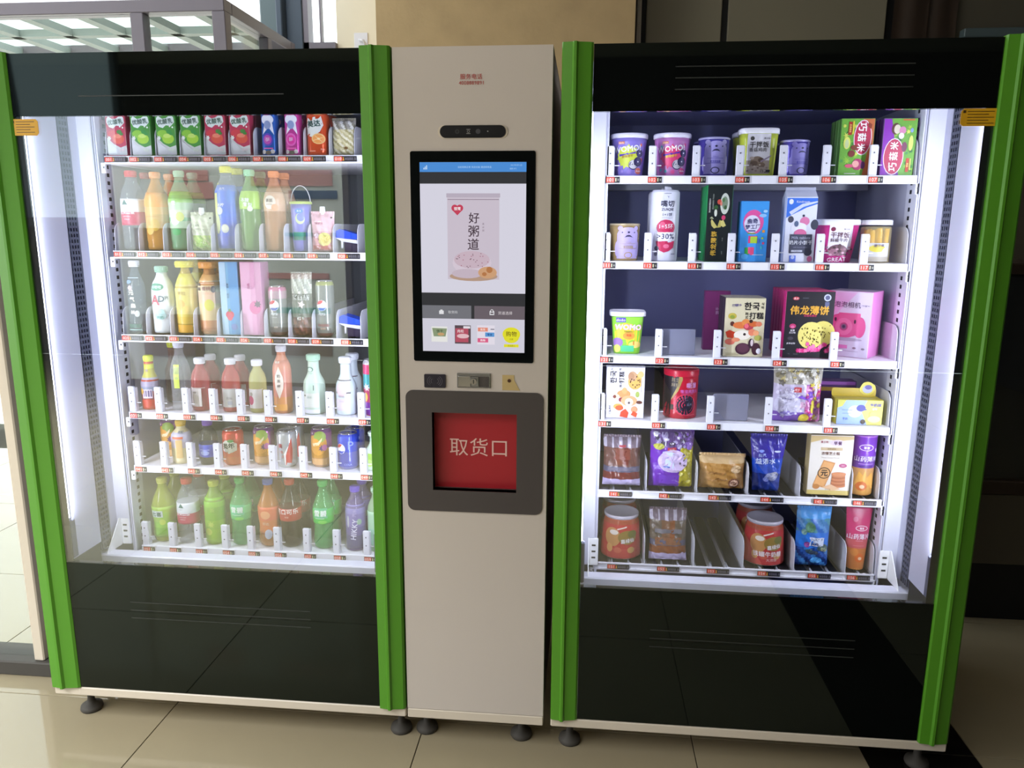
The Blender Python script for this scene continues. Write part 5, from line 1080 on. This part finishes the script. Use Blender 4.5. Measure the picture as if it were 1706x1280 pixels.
a = tea('green soft drink bottle with a mint green cap, second drinks shelf', -.833, z, .072, .236, '#8ac89a', '#8fd0a8', ['#a8c8a0', '#48a868', '#c8dcc0', '#d4e0c0', '#b8d8b0', '#a0d870', '#58b84c', '#6cc84c'], [('e', -.004, .095, .016, .020, '#dde4ec'), ('e', .012, .100, .012, .014, '#d0d870'), ('t', -.004, .140, .012, '雪', '#e8f8f0', 0, .04), ('e', 0, .055, .014, .010, '#3aa860')])
twin(a, .012, .080, 'green soft drink bottle standing behind the mint-capped one')
spout_pouch('pale green jelly pouch with a white spout, second drinks shelf', -.765, z, .074, .127, lambda u, v: '#d6dcc0' if v > .42 else ['#a8cc5c', '#b8d468', '#90b848', '#d0dc90'][int(u*7+v*9) % 4], '#eef0e8', [('t', -.010, .074, .006, '蒟蒻', '#7a8a68', 0, .02), ('r', -.014, .064, .018, .002, '#a8b090'), ('r', .016, .062, .016, .006, '#b0b898'), ('e', .0, .022, .018, .014, '#a0c850'), ('e', .008, .026, .008, .006, '#e8f0c0'), ('e', .029, .096, .0025, .0025, '#333333')])
a = bottle('blue sleeved salt soda bottle with a bright yellow cap, second drinks shelf', -.691, z, .068, .248, '#b8c0c8', '#e0dc34', [('t', .000, .182, .007, '盐汽', '#dce4f8', 0, .03), ('r', -.024, .150, .016, .10, '#d0d080'), ('t', -.006, .135, .010, '冰柠', '#eef2fa', 0, .03), ('e', -.010, .118, .010, .012, '#c8ccd8'), ('e', -.020, .080, .010, .030, '#c8d098'), ('e', .004, .066, .011, .013, '#c4c8bc'), ('e', .004, .068, .008, .009, '#dcdcc8'), ('e', .020, .160, .008, .02, '#2f78e0')], 'straight', ['#4a58c0', '#3f58d0', '#2f60d8', '#2c68dc', '#3a70e0', '#5a80e0'], sleeve_z=(.03, .84), body='clearer')
twin(a, .012, .078, 'blue sleeved soda bottle queued behind the yellow-capped front one')
a = tea('lime green tea bottle with a white script label, second drinks shelf', -.617, z, .066, .238, '#7fb060', '#8fd0a0', ['#a8d84c', '#a8d84c'], [('t', -.004, .150, .012, '冰糖', '#f0f8ea', -.1, .05), ('t', .004, .136, .012, '雪梨', '#f0f8ea', -.1, .05), ('e', .010, .124, .008, .008, '#e8f4dc')], sz=(.56, .80))
twin(a, .012, .080, 'lime green tea bottle standing behind the script-labelled one')
a = tea('peach coloured tea bottle with a round cream label, second drinks shelf', -.538, z, .066, .234, '#cf9a70', '#e09860', ['#d8b090', '#d8b090'], [('e', -.003, .143, .018, .020, '#efe4d4'), ('t', -.004, .148, .010, '茶派', '#5a3a28', 0, .04), ('e', .012, .128, .010, .010, '#e8a880'), ('t', -.004, .137, .004, '蜜桃乌龙', '#7a5a48')], sz=(.54, .80))
twin(a, .012, .080, 'peach coloured tea bottle behind the round-labelled one')
j = tub('blue and violet jelly cup with a wire loop handle, second drinks shelf', -.445, z, .066, .146, .052, '#7a78c8', '#b8cc6c', [('e', .004, .118, .012, .007, '#4a88e0'), ('t', .004, .118, .006, '果冻', '#e0ecff', 0, .03), ('e', .006, .096, .014, .016, '#c8d8a8'), ('e', .008, .100, .011, .012, '#7a88d0'), ('r', 0, .045, .040, .024, '#4a8a7a')], lid_h=.008)
MB().tube([(.030*math.cos(PI*k/14), 0, .142+.050*math.sin(PI*k/14)) for k in range(15)], .0014, '#e8e8ec', 6).build('loop_handle', 'plastic', j, local=True)
spout_pouch('pink yogurt pouch with a white spout and pale fruit print, second drinks shelf', -.391, z, .074, .131, lambda u, v: '#e0b4c0' if v > .5 else '#d8a0a4', '#eef0f4', [('t', -.006, .082, .0055, '蒟蒻 0脂', '#a85a78', 0, .02), ('r', -.010, .088, .030, .0025, '#f0dce4'), ('r', 0, .058, .050, .001, '#c07a90'), ('e', .008, .036, .020, .020, '#dccf80'), ('e', .010, .036, .012, .012, '#cbb85c'), ('e', -.016, .046, .008, .008, '#e8c8d4'), ('r', 0, .012, .06, .012, '#c86a64'), ('e', .029, .099, .0025, .0025, '#333333')])
def tray(label, x, zz):
    t = put('snack_tray', label, 'snack tray', x, zz, .282, .07)
    MB().prism([(-.044, .040), (.040, .036), (.040, .050), (-.030, .066), (-.044, .060)], -.030, .035, '#2a50d8', axis='y').build('lid', 'plastic', t, local=True)
    MB().prism([(-.046, .041), (.042, .034), (.036, .024), (-.020, .030)], -.034, .035, '#dcdcf0', axis='y').build('rim', 'plastic', t, local=True)
    MB().prism([(-.014, 0), (.036, 0), (.036, .028), (-.016, .030)], -.028, .033, '#3a3048', axis='y').tube([(-.022, -.030, .032), (-.022, -.030, .010)], .004, '#dcdce8', 8).build('body', 'plastic', t, local=True)
    return t
tray('blue lidded white tray of snacks at the right end of the second drinks shelf', -.305, z)

# ------------------------------------------------ third drinks shelf
z = LZ['L3']
bottle('slim clear bottle with ornate white and dark green print, third drinks shelf', -.993, z, .054, .222, '#8a9aa4', '#e6e6ee', [('t', -.002, .125, .014, '元', '#e8e0d0', 0, .04), ('t', .000, .105, .014, '气', '#e8e0d0', 0, .04), ('t', .002, .085, .014, '森', '#efe8dc', 0, .04), ('t', .000, .065, .012, '林', '#efe8dc', 0, .04), ('s', -.004, .140, .005, .009, 8, '#e0c0c8'), ('e', .012, .060, .007, .010, '#c8ccc8'), ('e', -.010, .158, .010, .006, '#7a98b8'), ('r', 0, .022, .040, .012, '#2a5a50'), ('r', 0, .170, .036, .002, '#b8c8d0'), ('r', 0, .010, .042, .003, '#a8ccc4')], 'soft', None, body='clearer')
bottle('milk white bottle lettered AD in red, second on the third drinks shelf', -.911, z, .068, .206, '#e4eae8', '#8ab8a0', [('e', -.004, .143, .022, .0115, '#4a9a78'), ('t', -.004, .143, .010, '娃哈哈', '#d8f0e4', 0, .04), ('t', -.009, .104, .030, 'A', '#c02c50', -.08, .02), ('t', .011, .107, .018, 'D', '#3a5a68', -.08, .02), ('t', .025, .110, .010, '钙', '#3a5a68', 0, .02), ('e', .004, .056, .018, .014, '#b8d8d4'), ('e', .008, .066, .010, .010, '#a8ccc8'), ('t', .004, .05, .009, '钙奶', '#5aa090', 0, .02)], 'dome', None, body='plastic', capr=.019)
a = bottle('yellow juice bottle with a bright yellow cap, third drinks shelf', -.849, z, .067, .222, '#d8c050', '#e0d830', [('e', -.004, .09, .012, .016, '#dcae48'), ('e', .010, .075, .010, .012, '#e8c860'), ('t', 0, .125, .012, '果粒', '#b89a38', 0, .02), ('r', 0, .016, .05, .024, '#e0a820')], 'soft', ['#d8b84c', '#dcc660', '#dccc68', '#e0d070', '#e0d850'], sleeve_z=(.10, .90), capr=.028)
twin(a, .010, .076, 'yellow juice bottle standing behind the yellow-capped one, third shelf')
a = bottle('peach orange juice bottle with a dark banded label, third drinks shelf', -.761, z, .070, .220, '#d89a58', '#e09848', [('r', -.024, .145, .018, .022, '#4a3440'), ('r', .006, .140, .042, .036, '#e0b090'), ('t', .004, .140, .012, '蜜桃', '#8a4a48', 0, .03), ('e', .010, .090, .014, .018, '#d0c840'), ('r', .0, .010, .05, .020, '#c07038'), ('e', .024, .138, .007, .010, '#3a3048')], 'straight', ['#c8824a', '#dcc08a', '#dcc490', '#e0b898', '#e0c8a0', '#e0b070'], sleeve_z=(.04, .90), capr=.030)
twin(a, .012, .078, 'peach orange juice bottle standing behind the dark-banded one')
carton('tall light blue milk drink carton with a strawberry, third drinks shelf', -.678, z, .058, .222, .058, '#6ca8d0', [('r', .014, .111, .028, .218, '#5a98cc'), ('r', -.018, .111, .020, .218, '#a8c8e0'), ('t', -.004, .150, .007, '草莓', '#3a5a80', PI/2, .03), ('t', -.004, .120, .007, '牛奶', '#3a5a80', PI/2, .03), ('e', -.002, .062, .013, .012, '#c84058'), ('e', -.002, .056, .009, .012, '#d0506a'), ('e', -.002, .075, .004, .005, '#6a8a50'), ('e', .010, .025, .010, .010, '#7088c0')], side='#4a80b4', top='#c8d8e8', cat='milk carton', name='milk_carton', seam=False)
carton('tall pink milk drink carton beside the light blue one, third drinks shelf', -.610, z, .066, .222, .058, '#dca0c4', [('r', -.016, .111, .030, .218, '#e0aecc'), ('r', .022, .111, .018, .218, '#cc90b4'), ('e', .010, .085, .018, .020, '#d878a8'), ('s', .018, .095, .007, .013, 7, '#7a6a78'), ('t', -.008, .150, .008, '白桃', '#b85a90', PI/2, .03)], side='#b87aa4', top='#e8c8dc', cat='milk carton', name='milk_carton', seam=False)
def globe(u, v, r, red='#c83040', blue='#5a68b0'):
    return [('e', u, v, r, r, '#e6e8f0'), ('p', [(u-r*.95, v+r*.1), (u-r*.8, v+r*.6), (u-r*.3, v+r*.93), (u+r*.35, v+r*.92), (u+r*.2, v+r*.55), (u-r*.2, v+r*.25)], red), ('p', [(u-r*.80, v-r*.55), (u-r*.3, v-r*.93), (u+r*.4, v-r*.90), (u+r*.9, v-r*.35), (u+r*.3, v-r*.45), (u-r*.3, v-r*.40)], blue)]
drink_can('slim silver cola can with a pink top and round globe badge, third drinks shelf', -.542, z, .056, .150, ['#8a6a62', '#8a8a88', '#9a9c98', '#9a9c98', '#c8a8b4', '#d888a8', '#d888a8'], globe(-.003, .092, .0165)+[('t', -.002, .066, .0065, 'PEPSI', '#e8ecf0', 0, .03), ('t', -.002, .056, .004, 'COLA', '#c8ccd0'), ('t', .002, .026, .005, '白桃', '#d8c8c0', 0, .02)])
pouch('grey drink pouch with white jagged lettering, third drinks shelf', -.464, z, .066, .186, .040, lambda u, v: ['#b8bcac', '#d8dcd0', '#9ca094'][int(u*9+v*13) % 3] if v > .68 else ('#74786c' if v > .32 else ['#6c4038', '#5a3430', '#7c4c40'][int(u*6+v*20) % 3]), [('t', 0, .118, .016, '米白菇', '#dfe2da', 0, .08), ('t', 0, .118, .0155, '米白菇', '#3c4038', 0, -.005), ('s', .004, .096, .006, .013, 5, '#e4d4d0'), ('t', .002, .054, .010, '红牛', '#e4e8e0', 0, .03), ('t', .0, .067, .004, '能量', '#c8ccc4')], seed=12)
drink_can('slim grey cola can with a red and blue globe badge, third drinks shelf', -.397, z, .056, .168, ['#7a5048', '#848880', '#8c908a', '#8c908a', '#8c908a', '#a8b070', '#c8d048'], globe(-.003, .094, .0165)+[('t', -.002, .068, .0065, 'PEPSI', '#e8ecf0', 0, .03), ('r', 0, .034, .036, .008, '#6a3030'), ('t', 0, .024, .005, '生可乐', '#d8b0a0', 0, .02)])
tray('blue lidded white tray of snacks at the right end of the third drinks shelf', -.295, z)

# ------------------------------------------------ fourth drinks shelf
z = LZ['L4']
bottle('orange drink bottle with a lime yellow cap and collar, first on the fourth drinks shelf', -.975, z, .056, .172, '#b8482c', '#d0d828', [('r', .004, .052, .030, .028, '#d8c8d8'), ('r', .005, .053, .024, .020, '#5a4a78'), ('e', -.014, .060, .007, .010, '#d8a848'), ('t', 0, .125, .008, '力', '#8a48c0', 0, .04), ('e', .004, .022, .014, .014, '#c03828')], 'milk', ['#c8402c', '#8a4048', '#8a90a8', '#a8a0b8', '#b8b030', '#d0d828'], sleeve_z=(.03, .94), body='plastic', capr=.014)
bottle('taller lime-capped drink bottle at the back left of the fourth drinks shelf', -.958, z, .058, .200, '#6a3a48', '#d0d828', [], 'milk', None, yf=.40)
bottle('clear water bottle with a narrow lime strip, second on the fourth drinks shelf', -.873, z, .062, .217, '#b8bcc0', '#d0d4e4', [('r', .002, .110, .017, .075, '#c8d850'), ('t', .002, .122, .009, '水', '#8a9a38', 0, .03), ('t', .002, .105, .009, '动', '#8a9a38', 0, .03), ('r', 0, .03, .04, .001, '#9aa4b4')], 'ribbed', None, body='clearer')
def juice(label, x, liq, it2, h=.168, w=.058, capc='#eaeaf0'):
    return bottle(label, x, z, w, h, liq, capc, [('r', -.004, .045, .034, .058, '#e6dedc'), ('r', 0, .0755, .05, .0014, '#f0e0dc')]+it2, 'dome', None, body='clear', capr=.0165)
a = juice('red berry juice bottle with a white cap and half white label, fourth drinks shelf', -.806, '#c0585c', [('t', -.008, .060, .006, '莓莓', '#b8a8a4', 0, .02), ('r', -.008, .040, .016, .030, '#d8d0c8')])
twin(a, .018, .070, 'red berry juice bottle standing behind the first white-capped one')
a = juice('red berry juice bottle with a full white label, second of the white-capped pair', -.706, '#c85a58', [('r', .004, .045, .044, .058, '#d8d8d8'), ('t', .004, .045, .008, '西柚', '#a8a8b0', 0, .02), ('r', .006, .030, .014, .012, '#b8bcc8')])
twin(a, .020, .070, 'dark red juice bottle standing behind the full white-labelled one')
juice('pale yellow juice bottle with a white label and pink fruit, fourth drinks shelf', -.618, '#d0cc88', [('r', 0, .045, .044, .060, '#e8e4e4'), ('e', -.014, .040, .010, .015, '#d85a88'), ('e', -.012, .060, .006, .006, '#b8b0a8')], h=.166, w=.054)
bottle('tall orange milk tea bottle with a white diamond emblem, fourth drinks shelf', -.538, z, .056, .212, '#d08a70', '#e4e4ec', [('p', [(.000, .150), (.012, .118), (.014, .100), (.012, .080), (.000, .048), (-.012, .080), (-.014, .100), (-.012, .118)], '#e8ddd0'), ('t', 0, .120, .010, '奶', '#5a4a48', 0, .03), ('t', 0, .104, .010, '茶', '#5a4a48', 0, .03), ('t', 0, .088, .010, '杯', '#5a4a48', 0, .03), ('t', -.004, .162, .007, '果茶', '#e8dcd0', 0, .03), ('r', 0, .020, .044, .020, '#d89848')], 'straight', ['#d08c58', '#cf8470', '#cf8070', '#cf8672'], sleeve_z=(.02, .86), body='plastic')
bottle('pale mint milk bottle with a broad mint cap, fourth drinks shelf', -.438, z, .068, .186, '#c2d8c8', '#b4dcc4', [('e', -.006, .140, .011, .008, '#4a7a68'), ('e', -.006, .139, .008, .006, '#c2dccc'), ('t', -.002, .128, .004, 'milk', '#6a9a88'), ('r', .009, .085, .002, .016, '#4a5a58'), ('r', .0, .045, .048, .045, '#d8dcd4'), ('t', -.004, .055, .007, '鲜奶', '#9ab0a4', 0, .02), ('r', 0, .010, .05, .012, '#e0e0e8'), ('e', -.020, .060, .003, .003, '#5a5a50')], 'milk', None, body='plastic', capr=.021)
a = bottle('white milk bottle with a grey photo label and blue tint, fourth drinks shelf', -.335, z, .064, .180, '#d0dce4', '#e8ecf6', [('r', -.002, .090, .050, .042, '#6a6068'), ('e', -.006, .082, .018, .022, '#dcc4cc'), ('t', -.006, .060, .006, '酸奶奶', '#a898a8', 0, .03), ('r', -.004, .034, .044, .038, '#d8ccd8'), ('t', -.006, .045, .004, '330ml', '#a898b0')], 'milk', None, body='plastic', capr=.020)
twin(a, .030, .070, 'white milk bottle with a dark label standing behind the photo-labelled one')
drink_can('purple and pink patterned can half hidden by the green trim, fourth drinks shelf', -.250, z, .056, .175, ['#e07830', '#8a3a9a', '#7a3a98', '#b8486a', '#50a8b0', '#d84a78', '#d8d0d8', '#c8a8b8'], [('s', -.012, .09, .006, .014, 7, '#e8d8e0'), ('e', -.016, .06, .008, .014, '#f0b850')])

# ------------------------------------------------ fifth drinks shelf
z = LZ['L5']
def mango(label, x, yf, h=.130, flip=False):
    it = [('e', -.002, h*.62, .030, .038, '#d8982c'), ('e', .006, h*.80, .020, .018, '#8aa83c'), ('e', -.010, h*.66, .014, .012, '#eaa02c'), ('p', [(-.022, h*.62), (.0, h*.66), (.014, h*.78), (.012, h*.70), (.002, h*.58), (-.016, h*.55)], '#f0dcb0'), ('s', .012, h*.50, .006, .012, 7, '#5a2c6a'), ('e', .020, h*.52, .008, .010, '#c86aa8'), ('e', -.020, h*.88, .010, .007, '#6a2a6a'), ('t', -.018, h*.88, .006, '果', '#e8d0e8', 0, .03), ('r', 0, h*.15, .05, .02, '#d8a870')]
    return drink_can(label, x, z, .066, h, ['#c8a080', '#d8a060', '#d8982c', '#9a4a8a', '#7a3a88', '#7a3a88'], it, yf=yf, top='#c8a8a0')
mango('mango fruit drink can set back in the first lane of the fifth drinks shelf', -.953, .34)
bottle('beige drink tumbler with a lavender band and yellow cap, fifth drinks shelf', -.887, z, .062, .140, '#dccfa0', '#e0b830', [('t', .010, .104, .008, '果粒', '#6a7a98', 0, .03), ('r', .002, .086, .034, .008, '#d86a48'), ('r', .006, .050, .020, .060, '#dcb878')], 'straight', ['#dcd0a4', '#dccf9c', '#dccf9c', '#c8bcc8', '#c4c0d8', '#c4c0d8'], sleeve_z=(.02, .84), body='plastic')
bottle('dark cola bottle with a violet cap and blue label, fifth drinks shelf', -.796, z, .058, .145, '#2c3038', '#7a4ab8', [('e', 0, .040, .014, .008, '#98a8f0'), ('r', 0, .05, .03, .002, '#a8b4f4')], 'dome', ['#4a52c8', '#4a58d0'], sleeve_z=(.20, .52))
def red_can(label, x):
    return drink_can(label, x, z, .066, .116, ['#d8784c', '#d8784c', '#dc6a48', '#c04030', '#c83428', '#c83428', '#c83428'], [('p', [(-.024, .074), (-.010, .084), (.010, .082), (.026, .072), (.024, .050), (.0, .040), (-.024, .050)], '#d8dccc'), ('t', -.002, .066, .018, '美年', '#1c3c30', .08, .06), ('e', .006, .082, .010, .005, '#3a8a3c'), ('e', -.014, .052, .008, .006, '#e8e8e0')])
red_can('red soda can with white and dark green lettering, fifth drinks shelf', -.715)
mango('mango fruit drink can right of the red soda can, fifth drinks shelf', -.618, .30, .124)
a = drink_can('silver drink can with a red swoosh, fifth drinks shelf', -.536, z, .062, .118, ['#c8ccc8', '#c0c2c4', '#b4b8be', '#b4b8be'], [('p', [(.006, .010), (.026, .004), (.029, .060), (.026, .098), (.016, .070), (.004, .045)], '#c03030'), ('p', [(.004, .010), (.006, .010), (.004, .045), (.016, .070), (.014, .070), (.001, .045)], '#f0f0f0'), ('t', -.010, .072, .013, '健', '#b03048', 0, .05), ('t', -.006, .052, .010, '怡', '#c86a70', 0, .03), ('t', -.002, .036, .009, '可', '#c88a88', 0, .03)])
twin(a, .026, .066, 'silver drink can standing behind the one with the red swoosh')
mango('mango fruit drink can with a purple right flank, left of the blue cola can', -.428, .30, .126)
a = drink_can('royal blue cola can with a round globe badge, fifth drinks shelf', -.336, z, .066, .116, ['#7a7cb0', '#5a60b8', '#2a44c8', '#2a48d0', '#2a48d0'], globe(-.016, .068, .0165, '#c03a38', '#3048b8')+[('t', .018, .080, .026, 'P', '#7a90f0', 0, .02), ('t', .008, .018, .006, 'COLA', '#8a98d8', 0, .02)], top='#b88a88')
twin(a, .030, .068, 'royal blue cola can standing behind the globe-badged one')
bottle('pale green yogurt bottle cut off by the green trim, fifth drinks shelf', -.250, z, .054, .122, '#c0dcc0', '#d8e8d8', [('r', -.006, .045, .04, .022, '#98c848'), ('e', -.01, .025, .012, .012, '#b8d878')], 'milk', None, body='plastic', capr=.018, caph=.012)

# ------------------------------------------------ bottom drinks shelf
z = LZ['L6']
def pop(label, x, w, h, liq, cap, sleeve, it, shape='contour', sz=(.42, .66), dx=.020, back=None, yf=YF):
    a = bottle(label, x, z, w, h, liq, cap, it, shape, sleeve, sleeve_z=sz, yf=yf)
    if back: twin(a, dx, .078, back)
    return a
pop('yellow green soda bottle with a pale square label, first on the bottom drinks shelf', -.972, .074, .214, '#a8b840', '#c8cc60', ['#7ab83c', '#88c840', '#98cc48', '#a0c848'], [('r', -.006, .098, .040, .022, '#cfe0d8'), ('t', -.006, .098, .015, '七喜', '#2f6a50', 0, .05), ('e', .010, .070, .010, .010, '#c0dc50')], sz=(.10, .62), back='yellow green soda bottle standing behind the square-labelled one')
wb_ = water('clear water bottle with a red cap, bottom drinks shelf', -.886, z, .070, .216, cap='#d0403c')
twin(wb_, .022, .078, 'clear water bottle standing behind the one on the bottom shelf')
pop('bright green tea bottle with a lime cap, third on the bottom drinks shelf', -.793, .066, .212, '#90b840', '#c0d048', ['#98c83c', '#90c040', '#80b83c', '#8cc840'], [('e', -.010, .045, .012, .012, '#c8dc60'), ('s', .0, .070, .006, .012, 7, '#b8d458'), ('t', .006, .12, .014, '茶', '#b0d860', 0, .03)], 'straight', (.04, .82), back='bright green tea bottle standing behind the lime-capped one')
def sprite(label, x, word, fx):
    return pop(label, x, .068, .226, '#58b068', '#58c868', ['#58c070', '#68d080'] if not fx else ['#3cc848', '#48c85c'], [('r', .0, .124, .046, .034, '#68c890'), ('t', .0, .124, .019, word, '#eefaf2', 0, .09 if fx else .04), ('r', -.002, .106, .030, .0014, '#d8f0e0'), ('e', .006, .094, .014, .006, '#78d858')], 'contour', (.42, .66))
a = sprite('green lemon soda bottle with thin white lettering, fourth on the bottom drinks shelf', -.704, '雪碧', 0); twin(a, .022, .078, 'green soda bottle standing behind the thin-lettered one')
a = pop('orange soda bottle with a blue cap, fifth on the bottom drinks shelf', -.610, .070, .224, '#c88038', '#6a7ac8', ['#d87a40', '#dc7048'], [('e', 0, .110, .016, .014, '#e8a070'), ('t', 0, .080, .010, '芬达', '#e8c0a0', 0, .03), ('e', .008, .045, .012, .016, '#c8cce0')], sz=(.22, .66), back='orange soda bottle standing behind the blue-capped one')
pop('dark cola bottle with a red label and white script, bottom drinks shelf', -.538, .072, .226, '#2e2620', '#d05040', ['#b8382c', '#c03c30'], [('t', 0, .124, .017, '可口可乐', '#f0dcd8', .04, .05), ('t', 0, .106, .006, '零糖', '#e0b0a8')], sz=(.44, .64), back='dark cola bottle standing behind the red-labelled one')
a = sprite('green lemon soda bottle with bold white lettering, right of the cola bottle', -.427, '雪碧', 1); twin(a, .026, .078, 'green soda bottle standing behind the bold-lettered one')
pop('purple grape soda bottle with upright lettering, eighth on the bottom drinks shelf', -.320, .064, .212, '#7a6a98', '#7050d0', ['#6a6488', '#74689c', '#8478b0', '#9088c0'], [('t', .004, .075, .016, 'HIKKY', '#e0dcf0', PI/2-.12, .05), ('t', .006, .130, .012, '汽水', '#b8acd8', PI/2-.1, .03), ('e', -.016, .100, .004, .020, '#b8b8c8'), ('e', .020, .100, .008, .010, '#9ab8a0')], 'straight', (.05, .80), back='purple grape soda bottle standing behind the upright-lettered one')
pop('pale green bottle almost hidden by the green trim, bottom drinks shelf', -.250, .056, .212, '#a8c8a0', '#b8d8c0', ['#98c8b0', '#a8d0b0'], [], 'straight', (.1, .7))

# ---- keep every drink and snack clear of its lane walls
bpy.context.view_layer.update()
def settle(z, walls, m=.0016):
    ws = sorted(walls)
    for o in COL.objects:
        if o.parent is None and o.type == 'EMPTY' and abs(o.location.z-z-.0005) < .001 and o.location.y > .2:
            lo, hi = 9, -9
            for c in o.children:
                for k in c.bound_box:
                    x = (o.matrix_world @ c.matrix_basis @ Vector(k)).x; lo, hi = min(lo, x), max(hi, x)
            cx = (lo+hi)/2; i = min(range(len(ws)-1), key=lambda i: abs((ws[i]+ws[i+1])/2-cx))
            a, b = ws[i]+m, ws[i+1]-m
            if hi-lo > b-a:
                k = (b-a)/(hi-lo)*.998; o.scale = (k, k, 1); o.location.x += (a+b)/2-(o.location.x+(cx-o.location.x)*k)
            else:
                o.location.x += max(0, a-lo)+min(0, b-hi)
for r in ('L1', 'L2', 'L3'): settle(LZ[r], dv)
settle(RZ['R5'], [.4455, .5974, .7473, .8967, 1.0466, 1.1954, 1.2717]); settle(RZ['R6'], [.4459, .6009, .7506, .898, 1.048, 1.1979, 1.2775])
